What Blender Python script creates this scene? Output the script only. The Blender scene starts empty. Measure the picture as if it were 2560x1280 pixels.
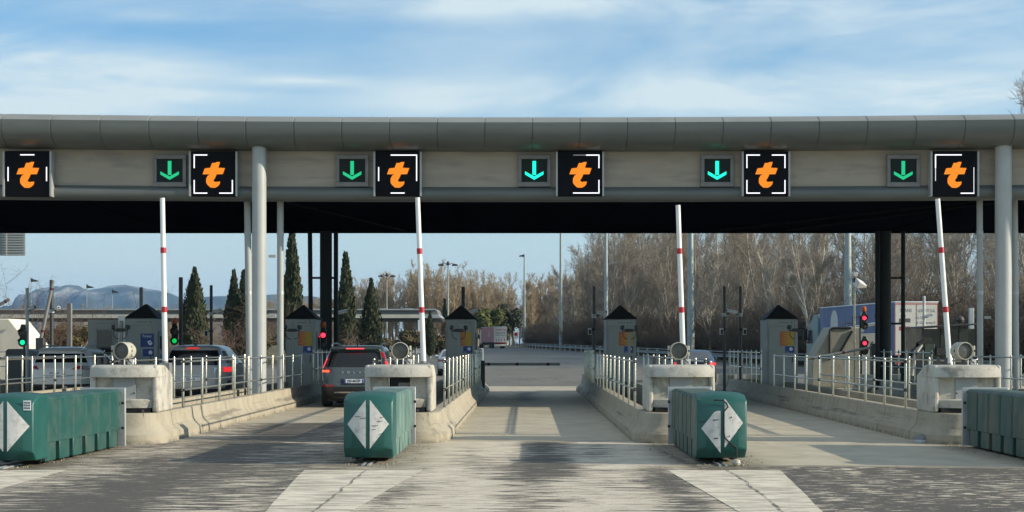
import bpy, bmesh, math, random
import numpy as np
from mathutils import Vector, Matrix
R = math.radians
scene = bpy.context.scene
COL = scene.collection
rnd = random.Random(7)
F, CX, CY, CH = 3700.0, 1315.0, 862.0, 1.65      # focal length in photo pixels, vanishing point, eye height
SKY_TINT = (.50, .93, 1.17); HORIZON = (4.9, 5.8, 5.75); CLOUD = (5.3, 6.15, 6.35); SKY_K = .10; SUN_K = 4.1; EXPO = .52
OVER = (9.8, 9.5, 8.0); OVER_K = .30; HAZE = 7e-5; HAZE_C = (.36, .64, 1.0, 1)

def wx(px, Y): return (px - CX) * Y / F
def wz(py, Y): return CH - (py - CY) * Y / F
def ground_z(y):
    if y < 95: return 0.0
    return min(0.0052 * (y - 95), 1.45)

# ------------------------------------------------------------------ mesh builder
class MB:
    def __init__(s): s.v = []; s.f = []
    def add(s, vs, fs):
        o = len(s.v); s.v += [tuple(p) for p in vs]; s.f += [tuple(i + o for i in f) for f in fs]; return s
    def box(s, x0, x1, y0, y1, z0, z1):
        return s.add([(x0,y0,z0),(x1,y0,z0),(x1,y1,z0),(x0,y1,z0),(x0,y0,z1),(x1,y0,z1),(x1,y1,z1),(x0,y1,z1)],
                     [(3,2,1,0),(4,5,6,7),(0,1,5,4),(1,2,6,5),(2,3,7,6),(3,0,4,7)])
    def path(s, pts, rad, n=8, caps=True):
        pts = [Vector(p) for p in pts]
        if not isinstance(rad, (list, tuple)): rad = [rad] * len(pts)
        rings = []
        for i, p in enumerate(pts):
            d = (pts[min(i+1, len(pts)-1)] - pts[max(i-1, 0)]).normalized()
            a = d.cross(Vector((0,0,1)) if abs(d.z) < .9 else Vector((1,0,0))).normalized(); b = d.cross(a)
            rings.append([p + (a*math.cos(2*math.pi*k/n) + b*math.sin(2*math.pi*k/n))*rad[i] for k in range(n)])
        return s.loft(rings, caps, caps)
    def tube(s, p, q, r, r1=None, n=12): return s.path([p, q], [r, r if r1 is None else r1], n)
    def loft(s, rings, capa=True, capb=True, closed=True):
        n = len(rings[0]); vs = [p for r in rings for p in r]; fs = []
        m = n if closed else n - 1
        for i in range(len(rings)-1):
            for k in range(m):
                a = i*n+k; b = i*n+(k+1) % n
                fs.append((a, b, b+n, a+n))
        if capa: fs.append(tuple(range(n))[::-1])
        if capb: fs.append(tuple((len(rings)-1)*n + k for k in range(n)))
        return s.add(vs, fs)
    def prism(s, poly, axis, a, b):
        def P(u, v, w): return {'x': (w,u,v), 'y': (u,w,v), 'z': (u,v,w)}[axis]
        return s.loft([[P(u,v,a) for u,v in poly], [P(u,v,b) for u,v in poly]])
    def lathe(s, prof, c=(0,0,0), n=20, axis='z'):
        rings = []
        for r, h in prof:
            ring = []
            for k in range(n):
                t = 2*math.pi*k/n
                if axis == 'z': ring.append((c[0]+r*math.cos(t), c[1]+r*math.sin(t), c[2]+h))
                else: ring.append((c[0]+r*math.cos(t), c[1]+h, c[2]+r*math.sin(t)))
            rings.append(ring)
        return s.loft(rings)
    def grid(s, rows):
        return s.loft(rows, False, False, closed=False)
    def build(s, name, mat, parent=None, bevel=0, smooth=True, fix=True, angle=38, seg=2):
        me = bpy.data.meshes.new(name); me.from_pydata(s.v, [], s.f); me.update()
        if fix:
            bm = bmesh.new(); bm.from_mesh(me); bmesh.ops.recalc_face_normals(bm, faces=bm.faces); bm.to_mesh(me); bm.free()
        if smooth:
            me.polygons.foreach_set('use_smooth', [True]*len(me.polygons)); me.set_sharp_from_angle(angle=R(angle))
        me.materials.append(mat)
        o = bpy.data.objects.new(name, me); COL.objects.link(o)
        if parent is not None: o.parent = parent
        if bevel:
            b = o.modifiers.new('bevel', 'BEVEL'); b.width = bevel; b.segments = seg; b.limit_method = 'ANGLE'; b.angle_limit = R(40)
        return o

def tag(o, label, cat, group=None, kind=None):
    if label: o['label'] = label
    if cat: o['category'] = cat
    if group: o['group'] = group
    if kind: o['kind'] = kind
    return o
def thing(name, label, cat, loc=(0,0,0), rz=0, group=None):
    o = bpy.data.objects.new(name, None); COL.objects.link(o); o.empty_display_size = .2
    o.location = loc; o.rotation_euler = (0, 0, rz)
    return tag(o, label, cat, group)
def structure(o): o['kind'] = 'structure'; return o
def kids(o): return [c for c in bpy.data.objects if c.parent == o]
def dup(root, loc=None, label=None, rz=None, scale=None):
    r = root.copy(); COL.objects.link(r)
    if loc is not None: r.location = loc
    if rz is not None: r.rotation_euler = (0, 0, rz)
    if scale is not None: r.scale = scale
    if label: r['label'] = label
    for ch in kids(root):
        c = ch.copy(); COL.objects.link(c); c.parent = r
        for g in kids(ch):
            d = g.copy(); COL.objects.link(d); d.parent = c
    return r
_txt = {}
def text(body, size, mat, parent, name, loc, align='CENTER', sx=1, depth=.002, rot=(math.pi/2,0,0), bold=0):
    cu = bpy.data.curves.new('t', 'FONT'); cu.body = body; cu.size = size; cu.align_x = align; cu.align_y = 'CENTER'; cu.extrude = depth; cu.offset = bold
    to = bpy.data.objects.new('t', cu); COL.objects.link(to)
    dg = bpy.context.evaluated_depsgraph_get(); dg.update()
    me = bpy.data.meshes.new_from_object(to.evaluated_get(dg)); bpy.data.objects.remove(to)
    me.materials.clear(); me.materials.append(mat)
    o = bpy.data.objects.new(name, me); COL.objects.link(o); o.parent = parent
    o.location = loc; o.rotation_euler = rot; o.scale = (sx, 1, 1)
    return o

# ------------------------------------------------------------------ node helpers
class NT:
    def __init__(s, nt): s.nt = nt
    def n(s, t, **kw):
        nd = s.nt.nodes.new(t)
        for k, v in kw.items(): setattr(nd, k, v)
        return nd
    def set(s, sock, val):
        if isinstance(val, bpy.types.NodeSocket): s.nt.links.new(val, sock)
        else: sock.default_value = val
    def m(s, op, a, b=0.0, c=0.0, clamp=False):
        nd = s.n('ShaderNodeMath', operation=op, use_clamp=clamp)
        for i, q in enumerate((a, b, c)): s.set(nd.inputs[i], q)
        return nd.outputs[0]
    def ss(s, x, a, b):
        nd = s.n('ShaderNodeMapRange', interpolation_type='SMOOTHSTEP')
        s.set(nd.inputs[0], x); nd.inputs[1].default_value = a; nd.inputs[2].default_value = b
        return nd.outputs[0]
    def lin(s, x, a, b, c, d):
        nd = s.n('ShaderNodeMapRange')
        s.set(nd.inputs[0], x)
        for i, q in enumerate((a, b, c, d)): nd.inputs[i+1].default_value = q
        return nd.outputs[0]
    def mix(s, f, a, b):
        nd = s.n('ShaderNodeMix', data_type='RGBA')
        s.set(nd.inputs[0], f)
        for i, q in ((6, a), (7, b)):
            s.set(nd.inputs[i], q if isinstance(q, bpy.types.NodeSocket) else (*q, 1))
        return nd.outputs[2]
    def noise(s, vec, scale, detail=4, rough=.55, dist=0.0):
        nd = s.n('ShaderNodeTexNoise')
        nd.inputs['Scale'].default_value = scale; nd.inputs['Detail'].default_value = detail
        nd.inputs['Roughness'].default_value = rough; nd.inputs['Distortion'].default_value = dist
        if vec is not None: s.nt.links.new(vec, nd.inputs['Vector'])
        return nd.outputs[0]
    def mapping(s, vec, scale=(1,1,1), loc=(0,0,0), rot=(0,0,0)):
        nd = s.n('ShaderNodeMapping'); s.nt.links.new(vec, nd.inputs[0])
        nd.inputs[1].default_value = loc; nd.inputs[2].default_value = rot; nd.inputs[3].default_value = scale
        return nd.outputs[0]
    def sep(s, vec):
        nd = s.n('ShaderNodeSeparateXYZ'); s.nt.links.new(vec, nd.inputs[0]); return nd.outputs
    def comb(s, x, y, z):
        nd = s.n('ShaderNodeCombineXYZ')
        for i, q in enumerate((x, y, z)): s.set(nd.inputs[i], q)
        return nd.outputs[0]
    def bump(s, h, strength, dist, bsdf):
        nd = s.n('ShaderNodeBump'); nd.inputs['Strength'].default_value = strength; nd.inputs['Distance'].default_value = dist
        s.nt.links.new(h, nd.inputs['Height']); s.nt.links.new(nd.outputs[0], bsdf.inputs['Normal'])

def base(name):
    m = bpy.data.materials.new(name); m.use_nodes = True
    b = m.node_tree.nodes['Principled BSDF']
    return m, NT(m.node_tree), b
def sc(c, k): return tuple(min(1, max(0, q*k)) for q in c)
def mat(name, col, rough=.6, metal=0, var=.1, scale=3.0, bump=0, bscale=60, stretch=(1,1,1), coat=0, dirt=None, dirtk=.5, dscale=2.5, spec=None, world=False):
    m, t, b = base(name)
    tc = t.n('ShaderNodeTexCoord')
    src = tc.outputs['Object']
    if world: src = t.n('ShaderNodeNewGeometry').outputs['Position']
    v = t.mapping(src, stretch)
    f = t.noise(v, scale, 6, .6)
    f = t.ss(f, .3, .7)
    c = t.mix(f, sc(col, 1-var), sc(col, 1+var))
    if dirt:
        d = t.ss(t.noise(v, dscale, 7, .65), 1-dirtk-.12, 1-dirtk+.16)
        c = t.mix(d, c, dirt)
    t.set(b.inputs['Base Color'], c)
    rr = t.lin(t.noise(v, scale*2.3, 4), .3, .7, max(0, rough-.08), min(1, rough+.08))
    t.set(b.inputs['Roughness'], rr); b.inputs['Metallic'].default_value = metal
    if coat: b.inputs['Coat Weight'].default_value = coat; b.inputs['Coat Roughness'].default_value = .04
    if spec is not None: b.inputs['Specular IOR Level'].default_value = spec
    if bump: t.bump(t.noise(v, bscale, 5), bump, .02, b)
    return m
def emit(name, col, k, body=(0.02,0.02,0.02)):
    m, t, b = base(name)
    b.inputs['Base Color'].default_value = (*body, 1); b.inputs['Roughness'].default_value = .35
    b.inputs['Emission Color'].default_value = (*col, 1); b.inputs['Emission Strength'].default_value = k
    return m

M = {}
M['steel'] = mat('brushed_steel', (.40,.375,.31), .28, .9, .12, 8, stretch=(6,6,.6))
M['galv'] = mat('galvanised_steel', (.42,.45,.46), .5, .5, .12, 5)
M['postgrey'] = mat('grey_painted_post', (.20,.205,.205), .5, .1, .1, 3)
M['postdark'] = mat('dark_painted_post', (.035,.04,.043), .5, 0, .15, 3)
M['postbrown'] = mat('brown_grey_post', (.085,.08,.08), .55, .1, .1, 3)
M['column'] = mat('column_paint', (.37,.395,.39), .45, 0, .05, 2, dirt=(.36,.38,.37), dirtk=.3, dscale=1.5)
M['columndark'] = mat('shaded_column_paint', (.020,.025,.027), .5, 0, .1, 2, spec=.2)  # near-black copy of the column paint: canopy shade put into the rear columns
M['fascia'] = mat('fascia_metal', (.128,.143,.138), .42, .2, .08, 1.2, stretch=(.4,1,2), dirt=(.10,.112,.107), dirtk=.36)
M['flashing'] = mat('top_flashing', (.26,.27,.26), .5, .1, .06, 1.5, stretch=(.5,1,1), dirt=(.20,.21,.20), dirtk=.35)  # lighter than the fascia: light on the upward face put into the colour
M['panel'] = mat('beam_panel', (.365,.315,.25), .6, 0, .08, 1.3, stretch=(.5,1,3), dirt=(.25,.225,.195), dirtk=.4, dscale=1.6)
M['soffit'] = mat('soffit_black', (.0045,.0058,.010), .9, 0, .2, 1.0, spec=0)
M['roofgrey'] = mat('roof_sheet', (.3,.31,.32), .6, 0, .1, 1)
M['frame'] = mat('sign_frame', (.40,.41,.40), .45, .2, .06, 4)
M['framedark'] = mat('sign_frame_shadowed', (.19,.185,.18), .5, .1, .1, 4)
M['screen'] = mat('led_screen_black', (.004,.0045,.007), .55, 0, .2, 20, spec=.12)
M['arrowscreen'] = mat('arrow_screen', (.016,.024,.022), .5, 0, .2, 20, spec=.15)
M['white'] = mat('white_paint', (.78,.78,.75), .38, 0, .04, 4, dirt=(.6,.58,.52), dirtk=.28, dscale=5)
M['redband'] = mat('red_reflective', (.42,.012,.025), .4, 0, .1, 10)
M['reddark'] = mat('dark_red_band', (.10,.006,.012), .5, 0, .1, 10)
M['rubber'] = mat('black_rubber', (.012,.012,.013), .7, 0, .2, 6)
M['black'] = mat('black_plastic', (.014,.015,.017), .45, 0, .2, 6)
M['camwhite'] = mat('camera_housing', (.62,.62,.60), .4, 0, .05, 8)
M['lampbody'] = mat('lamp_housing_cream', (.44,.42,.35), .45, 0, .08, 9, dirt=(.35,.33,.28), dirtk=.35)
M['lampface'] = mat('lamp_face_grey', (.085,.085,.075), .35, 0, .15, 14)
M['tealA'] = mat('teal_polyethylene', (.012,.078,.069), .42, 0, .12, 3, dirt=(.055,.10,.088), dirtk=.46, dscale=2.2, bump=.15, bscale=14)
M['tealNose'] = mat('teal_nose_polyethylene', (.012,.088,.078), .42, 0, .1, 3, dirt=(.035,.09,.08), dirtk=.36, dscale=2.6, bump=.12, bscale=14)  # brighter copy of the side teal; light on the front put into the colour
M['tealDull'] = mat('weathered_teal_polyethylene', (.035,.085,.072), .55, 0, .18, 3, dirt=(.11,.125,.10), dirtk=.45, dscale=2.4, stretch=(1,1,.4), bump=.2, bscale=14)
M['tealScuff'] = mat('scuffed_teal_polyethylene', (.014,.09,.078), .45, 0, .12, 3, dirt=(.20,.30,.27), dirtk=.52, dscale=3.2, stretch=(1,3.5,.35), bump=.15, bscale=14)
M['reflect'] = mat('retroreflective_white', (.60,.60,.58), .45, 0, .06, 6, dirt=(.33,.32,.30), dirtk=.42, dscale=9)
M['scratch'] = mat('scratch_dark', (.03,.035,.035), .6)
M['platezinc'] = mat('zinc_plate', (.44,.47,.47), .45, .4, .12, 4)
M['greypanel'] = mat('grey_door_panel', (.34,.36,.36), .5, 0, .05, 3)
M['booth'] = mat('booth_paint', (.31,.335,.325), .5, 0, .05, 2.0, dirt=(.26,.275,.265), dirtk=.34)
M['boothtrim'] = mat('booth_trim', (.25,.27,.265), .5, 0, .05, 2)
M['boothroof'] = mat('booth_roof_dark', (.022,.024,.026), .75, 0, .2, 6)
M['blue'] = mat('blue_sticker', (.015,.055,.25), .45, 0, .1, 6)
M['paper'] = mat('white_sticker', (.75,.76,.78), .5)
M['cable'] = M['black']
M['glass'] = mat('dark_glass', (.010,.012,.014), .06, 0, .1, 3, spec=.6)
M['skyglass'] = mat('tinted_glass', (.05,.06,.065), .05, 0, .1, 3, spec=.9)
M['tyre'] = mat('tyre_rubber', (.016,.016,.017), .8, 0, .1, 8)
M['rim'] = mat('alloy_rim', (.45,.45,.46), .3, .8, .05, 5)
M['shadowgap'] = mat('underbody_black', (.008,.008,.009), .8)
M['plate'] = mat('number_plate_white', (.72,.74,.76), .4, 0, .02, 5)
M['plateblue'] = mat('number_plate_blue', (.01,.05,.35), .4)
M['ink'] = mat('black_ink', (.01,.01,.012), .5)
M['tail'] = mat('tail_light_red', (.30,.01,.018), .15, 0, .1, 8, coat=.5)
M['taillit'] = emit('tail_light_lit', (1,.03,.03), .6, (.35,.01,.01))
M['tailhot'] = emit('tail_light_hot', (1,.11,.04), 1.3, (.4,.02,.01))
M['brake'] = emit('brake_bar_lit', (1,.06,.07), 1.6, (.4,.01,.01))
M['clearlens'] = mat('clear_lens', (.5,.5,.52), .12, .3, .05, 9)
M['chrome'] = mat('satin_chrome', (.55,.55,.56), .25, .9, .03, 5)
def paint(name, col, metal=.3): return mat(name, col, .35, metal, .03, 2, coat=.6)
M['p_grey'] = paint('grey_car_paint', (.085,.108,.112))
M['p_silver'] = paint('warm_silver_car_paint', (.40,.38,.345), .15)
M['p_white'] = paint('white_car_paint', (.60,.585,.56), .05)
M['p_navy'] = paint('navy_car_paint', (.015,.025,.06), .3)
M['orangeplastic'] = mat('orange_beacon', (.55,.11,.015), .3, 0, .1, 8)
M['green_on'] = emit('green_signal', (.0,.85,.34), 1.05)
M['green_dim'] = emit('green_signal_soft', (.0,.8,.12), .55)
M['red_on'] = emit('red_signal', (1,.025,.06), 2.2)
M['whiteled'] = emit('white_led', (.95,.93,1), 1.0)
M['dimled'] = emit('dim_white_led', (.9,.9,.9), .22)
M['thinled'] = emit('soft_white_led', (.9,.9,.95), .75)
M['arrow_a'] = emit('green_arrow_led', (.0,.55,.22), .75)
M['arrow_b'] = emit('bright_green_arrow_led', (.0,1,.62), 1.0)
def led_orange():
    m, t, b = base('orange_led')
    b.inputs['Base Color'].default_value = (.03,.012,.004,1)
    tc = t.n('ShaderNodeTexCoord'); x, y, z = t.sep(tc.outputs['Object'])
    g = t.m('SINE', t.m('MULTIPLY', x, 2*math.pi/.047)); h = t.m('SINE', t.m('MULTIPLY', z, 2*math.pi/.047))
    k = t.ss(t.m('MAXIMUM', t.m('MULTIPLY', g, 1), t.m('MULTIPLY', h, .2)), -.9, .2)
    b.inputs['Emission Color'].default_value = (1,.26,.006,1)
    t.set(b.inputs['Emission Strength'], t.lin(k, 0, 1, .30, .80))
    return m
M['orangeled'] = led_orange()

# concrete of kerbs and cabinets
def concrete(name, c1, c2, dirt, dk, joints=0, bump=.35):
    m, t, b = base(name)
    pos = t.n('ShaderNodeNewGeometry').outputs['Position']
    x, y, z = t.sep(pos)
    f = t.ss(t.noise(pos, 2.6, 7, .62), .3, .7)
    c = t.mix(f, c1, c2)
    d = t.ss(t.noise(t.mapping(pos, (1,1,.8)), 3.4, 8, .68), 1-dk-.05, 1-dk+.12)
    c = t.mix(t.m('MULTIPLY', d, .8), c, dirt)
    run = t.ss(t.noise(t.mapping(pos, (5,5,.5)), 2.0, 5, .6), .55, .75)
    c = t.mix(t.m('MULTIPLY', run, .35), c, sc(dirt, .8))
    sp = t.ss(t.noise(pos, 55, 3, .7), .62, .72)
    c = t.mix(t.m('MULTIPLY', sp, .35), c, sc(dirt, .6))
    if joints:
        fr = t.m('FRACT', t.m('DIVIDE', y, joints))
        j = t.m('LESS_THAN', fr, .028/joints)
        c = t.mix(t.m('MULTIPLY', j, .85), c, (.05,.045,.04))
        rub = t.m('MULTIPLY', t.ss(t.noise(t.mapping(pos, (2, .35, 9)), 1.0, 6, .62), .52, .66), t.m('MULTIPLY', t.ss(z, .05, .16), t.ss(z, .46, .24)))
        c = t.mix(t.m('MULTIPLY', rub, .6), c, (.075,.07,.06))
        low = t.ss(z, .09, .0)
        c = t.mix(t.m('MULTIPLY', t.m('MULTIPLY', low, t.ss(t.noise(pos, 6, 5), .35, .6)), .7), c, sc(dirt, .5))
    t.set(b.inputs['Base Color'], c); b.inputs['Roughness'].default_value = .85
    t.bump(t.noise(pos, 30, 8, .7), bump, .03, b)
    return m
M['kerb'] = concrete('kerb_concrete', (.33,.295,.222), (.39,.358,.28), (.20,.18,.14), .40, 2.35)
M['cabinet'] = concrete('cabinet_concrete', (.43,.41,.355), (.53,.51,.45), (.21,.20,.165), .47)
M['cabinetin'] = concrete('cabinet_recess_concrete', (.42,.39,.32), (.52,.49,.41), (.23,.215,.17), .48)
# ================================================================== world, sun, camera
SUN_EL, SUN_AZ = R(20), R(100)        # azimuth clockwise from +Y (straight ahead)
w = bpy.data.worlds.new('World'); scene.world = w; w.use_nodes = True
t = NT(w.node_tree); w.node_tree.nodes.clear()
out = t.n('ShaderNodeOutputWorld'); bg = t.n('ShaderNodeBackground'); w.node_tree.links.new(bg.outputs[0], out.inputs[0])
sky = t.n('ShaderNodeTexSky', sky_type='NISHITA'); sky.sun_disc = False; sky.sun_elevation = SUN_EL; sky.sun_rotation = SUN_AZ
sky.altitude = 50; sky.air_density = 1.0; sky.dust_density = .6; sky.ozone_density = 2.0
gen = t.n('ShaderNodeTexCoord').outputs['Generated']
x, y, z = t.sep(gen)
ym = t.m('MAXIMUM', t.m('ABSOLUTE', y), .05)
u = t.m('DIVIDE', x, ym); v = t.m('DIVIDE', z, ym)          # plan directions of the sky ahead
uv = t.comb(u, t.m('SUBTRACT', v, t.m('MULTIPLY', u, .03)), t.m('MULTIPLY', y, .3))
wisp = t.noise(t.mapping(uv, (3.8, 15, 1), (3.1, .7, 0)), 1.0, 8, .56, .8)
fine = t.noise(t.mapping(uv, (12, 62, 1), (1.0, 4.2, 0)), 1.0, 7, .6, .7)
soft = t.noise(t.mapping(uv, (2.2, 9, 1), (7.7, 2.2, 0)), 1.0, 5, .5, .3)
acc = 0.0
for (px, py, sx_, sy_, k) in [(230,185,330,48,.95), (20,115,170,38,.55), (60,275,330,36,.8), (1900,235,560,46,.95), (1250,8,560,34,.75), (2200,20,500,60,.40),
                              (760,203,150,13,.55), (1130,262,260,38,.55), (2450,150,420,90,.45), (2450,250,300,40,.5), (480,238,160,16,.5), (380,40,150,14,.3), (1500,110,700,60,.16)]:
    uu = t.m('DIVIDE', t.m('SUBTRACT', u, (px-CX)/F), sx_/F); vv = t.m('DIVIDE', t.m('SUBTRACT', v, (CY-py)/F), sy_/F)
    e = t.m('EXPONENT', t.m('MULTIPLY', t.m('ADD', t.m('MULTIPLY', uu, uu), t.m('MULTIPLY', vv, vv)), -.7))
    acc = t.m('ADD', acc, t.m('MULTIPLY', e, k))
dens = t.m('MULTIPLY', t.m('ADD', t.m('MULTIPLY', acc, 1.25), .18), t.m('ADD', t.m('MULTIPLY', t.ss(wisp, .22, .72), .95), t.m('MULTIPLY', t.ss(fine, .35, .72), .18)))
dens = t.m('ADD', dens, t.m('MULTIPLY', t.ss(soft, .40, .75), .28))
dens = t.m('MULTIPLY', t.m('MINIMUM', dens, .92), t.ss(v, -.02, .05))
tint = t.n('ShaderNodeMix', data_type='RGBA', blend_type='MULTIPLY'); tint.inputs[0].default_value = 1
w.node_tree.links.new(sky.outputs[0], tint.inputs[6]); tint.inputs[7].default_value = (SKY_TINT[0], SKY_TINT[1], SKY_TINT[2], 1)
lowc = t.mix(t.m('MULTIPLY', t.ss(v, .21, .02), .92), tint.outputs[2], HORIZON)
col = t.mix(dens, lowc, CLOUD)
# unseen bright cloud added overhead and behind the viewer to lift the shade
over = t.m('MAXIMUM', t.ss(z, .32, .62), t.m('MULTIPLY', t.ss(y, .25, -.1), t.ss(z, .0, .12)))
fill_veil = t.m('ADD', .35, t.m('MULTIPLY', t.noise(t.mapping(gen, (2.2, 2.2, 4)), 1.0, 7, .6), .5))
col = t.mix(t.m('MULTIPLY', over, t.m('MULTIPLY', fill_veil, OVER_K)), col, OVER)
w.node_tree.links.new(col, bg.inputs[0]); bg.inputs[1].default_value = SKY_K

sun = bpy.data.lights.new('sun', 'SUN'); sun.energy = SUN_K; sun.angle = R(.5); sun.color = (1, .875, .69)
so = bpy.data.objects.new('sun', sun); COL.objects.link(so)
sd = Vector((math.sin(SUN_AZ)*math.cos(SUN_EL), math.cos(SUN_AZ)*math.cos(SUN_EL), math.sin(SUN_EL)))
so.rotation_euler = sd.to_track_quat('Z', 'Y').to_euler(); so.location = sd*200

cam = bpy.data.cameras.new('camera'); co = bpy.data.objects.new('camera', cam); COL.objects.link(co)
co.location = (0, 0, CH); co.rotation_euler = (math.pi/2, 0, 0)
cam.sensor_width = 36; cam.lens = F/2560*36; cam.shift_x = -(CX-1280)/2560; cam.shift_y = (CY-640)/2560
cam.clip_start = .1; cam.clip_end = 20000
scene.camera = co
scene.view_settings.view_transform = 'Standard'; scene.view_settings.look = 'None'
scene.view_settings.exposure = EXPO; scene.view_settings.gamma = 1

# ================================================================== ground
def sheet(name, rows, m):
    b = MB(); b.grid(rows); o = b.build(name, m, fix=True)
    # make sure it faces up
    if o.data.polygons[0].normal.z < 0: o.data.flip_normals()
    return structure(o)
def field_mat():
    m, t, b = base('rough_grass'); pos = t.n('ShaderNodeNewGeometry').outputs['Position']
    f = t.ss(t.noise(pos, .12, 8, .65), .35, .65); g = t.ss(t.noise(pos, 1.7, 6, .7), .35, .65)
    c = t.mix(f, (.085,.08,.038), (.16,.14,.075)); c = t.mix(t.m('MULTIPLY', g, .5), c, (.06,.065,.028))
    t.set(b.inputs['Base Color'], c); b.inputs['Roughness'].default_value = .95
    t.bump(g, .6, .2, b); return m
M['field'] = field_mat()
ys = [-60, 0, 60, 95, 120, 160, 200, 260, 320, 374, 420, 700, 1500, 4000, 9900]
sheet('ground', [[(xx, yy, ground_z(yy)-.02) for xx in (-8800, -200, 0, 200, 8800)] for yy in ys], M['field'])

def plaza_mat():
    m, t, b = base('toll_lane_pavement'); pos = t.n('ShaderNodeNewGeometry').outputs['Position']
    x, y, z = t.sep(pos)
    st = t.mapping(pos, (1.35, 10.5, 1)); st2 = t.mapping(pos, (3.4, 34, 1), (4,2,0))
    streak = t.m('ADD', t.m('MULTIPLY', t.noise(st, 1.0, 8, .66), .66), t.m('MULTIPLY', t.noise(st2, 1.0, 5, .6), .34))
    blot = t.noise(t.mapping(pos, (1, .5, 1)), .55, 4, .5)
    def band(a, b_, s=.25): return t.m('MULTIPLY', t.ss(x, a-s, a+s), t.ss(x, b_+s, b_-s))
    wC = band(-2.1, 2.15); wR = t.ss(x, 1.9, 2.4); wL = t.ss(x, -1.85, -2.35)
    lim = t.m('ADD', t.m('ADD', t.m('MULTIPLY', wL, 31.5), t.m('MULTIPLY', wC, 25.3)), t.m('MULTIPLY', wR, 20.25))
    yy = t.m('ADD', y, t.m('MULTIPLY', t.m('MULTIPLY', x, x), .008))
    # lanes farther left keep the concrete
    inst = t.m('MULTIPLY', t.ss(t.m('SUBTRACT', t.m('ADD', yy, t.m('MULTIPLY', t.m('SUBTRACT', streak, .5), 1.2)), lim), .25, -.25), t.ss(x, -13.5, -13))
    def gauss(c, s, k):
        q = t.m('DIVIDE', t.m('SUBTRACT', x, c), s)
        return t.m('MULTIPLY', t.m('EXPONENT', t.m('MULTIPLY', t.m('MULTIPLY', q, q), -1)), k)
    bias = t.m('ADD', t.m('MULTIPLY', wC, .066), t.m('ADD', t.m('MULTIPLY', wL, -.012), t.m('MULTIPLY', wR, -.065)))
    bias = t.m('SUBTRACT', bias, gauss(-4.5, .75, .085))
    bias = t.m('SUBTRACT', bias, t.m('MULTIPLY', t.m('ADD', gauss(.30, .5, .13), t.m('ADD', gauss(-.85, .25, .03), gauss(1.15, .3, .04))), t.ss(y, 15.0, 20.6)))  # centre dip paints the cushion's shadow with dark streaks; outer two are tyre tracks
    bias = t.m('ADD', bias, t.m('MULTIPLY', t.m('SUBTRACT', blot, .5), .22))
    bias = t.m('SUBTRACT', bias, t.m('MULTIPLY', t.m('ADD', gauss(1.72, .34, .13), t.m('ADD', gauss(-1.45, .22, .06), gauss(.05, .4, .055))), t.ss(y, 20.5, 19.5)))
    flake = t.noise(t.mapping(pos, (3.2, 10, 1), (9,1,0)), 1.0, 7, .66)
    streak = t.m('ADD', t.m('MULTIPLY', streak, t.m('SUBTRACT', 1.0, t.m('MULTIPLY', wR, .75))), t.m('MULTIPLY', flake, t.m('MULTIPLY', wR, .75)))
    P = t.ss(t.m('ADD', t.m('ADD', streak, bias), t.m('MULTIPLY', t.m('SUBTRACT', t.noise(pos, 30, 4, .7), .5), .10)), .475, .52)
    micro = t.ss(t.noise(pos, 38, 4, .7), .3, .7); mac = t.ss(t.noise(pos, 1.4, 6, .65), .3, .7)
    grain = t.noise(t.mapping(pos, (3, 10, 3)), 9, 4, .7)
    asph = t.mix(micro, (.068,.063,.055), (.118,.110,.095)); asph = t.mix(t.m('MULTIPLY', mac, .4), asph, (.135,.123,.10)); asph = t.mix(t.m('MULTIPLY', t.ss(t.noise(pos, 60, 3, .8), .54, .64), .6), asph, (.30,.285,.25))
    pnt = t.mix(mac, (.58,.51,.40), (.72,.645,.52)); pnt = t.mix(t.m('MULTIPLY', micro, .35), pnt, (.44,.40,.33))
    con = t.mix(mac, (.44,.395,.30), (.56,.51,.395)); con = t.mix(t.m('MULTIPLY', t.ss(t.noise(t.mapping(pos, (1,.3,1)), 1.3, 8, .7), .5, .68), .35), con, (.30,.275,.22)); con = t.mix(t.m('MULTIPLY', t.ss(grain, .45, .7), .42), con, (.30,.28,.225))
    con = t.mix(t.m('MULTIPLY', t.ss(t.noise(st, .8, 8, .7), .52, .7), .4), con, (.34,.315,.25))
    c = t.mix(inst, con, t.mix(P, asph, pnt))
    # brown grit and dirt round the cushions; also paints shade beside the broken one
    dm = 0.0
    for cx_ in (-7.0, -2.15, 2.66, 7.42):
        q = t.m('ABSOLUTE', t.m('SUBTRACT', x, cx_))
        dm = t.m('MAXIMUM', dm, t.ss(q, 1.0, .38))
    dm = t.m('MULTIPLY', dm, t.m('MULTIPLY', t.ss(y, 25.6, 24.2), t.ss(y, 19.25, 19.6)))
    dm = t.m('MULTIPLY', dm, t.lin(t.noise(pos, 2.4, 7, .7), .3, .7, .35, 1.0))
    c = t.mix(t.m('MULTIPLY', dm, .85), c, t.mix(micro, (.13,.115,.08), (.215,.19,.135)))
    # oil and tyre stains down each lane
    oil = t.m('ADD', t.m('ADD', gauss(.02, .42, .8), gauss(-4.5, .6, .6)), gauss(5.0, .7, .25))
    oil = t.m('MULTIPLY', t.m('MULTIPLY', oil, t.ss(blot, .25, .6)), t.ss(y, 38, 47))
    c = t.mix(t.m('MULTIPLY', oil, t.ss(y, 53.5, 51)), c, (.075,.075,.072))
    jn = t.m('LESS_THAN', t.m('ABSOLUTE', t.m('SUBTRACT', t.m('FRACT', t.m('DIVIDE', t.m('SUBTRACT', yy, 20.3), 5.2)), 0.004)), .004)
    jn = t.m('MULTIPLY', jn, t.m('GREATER_THAN', yy, 20.2))
    c = t.mix(t.m('MULTIPLY', jn, .6), c, (.06,.055,.05))
    t.set(b.inputs['Base Color'], c); t.set(b.inputs['Roughness'], t.lin(P, 0, 1, .78, .9))
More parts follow.
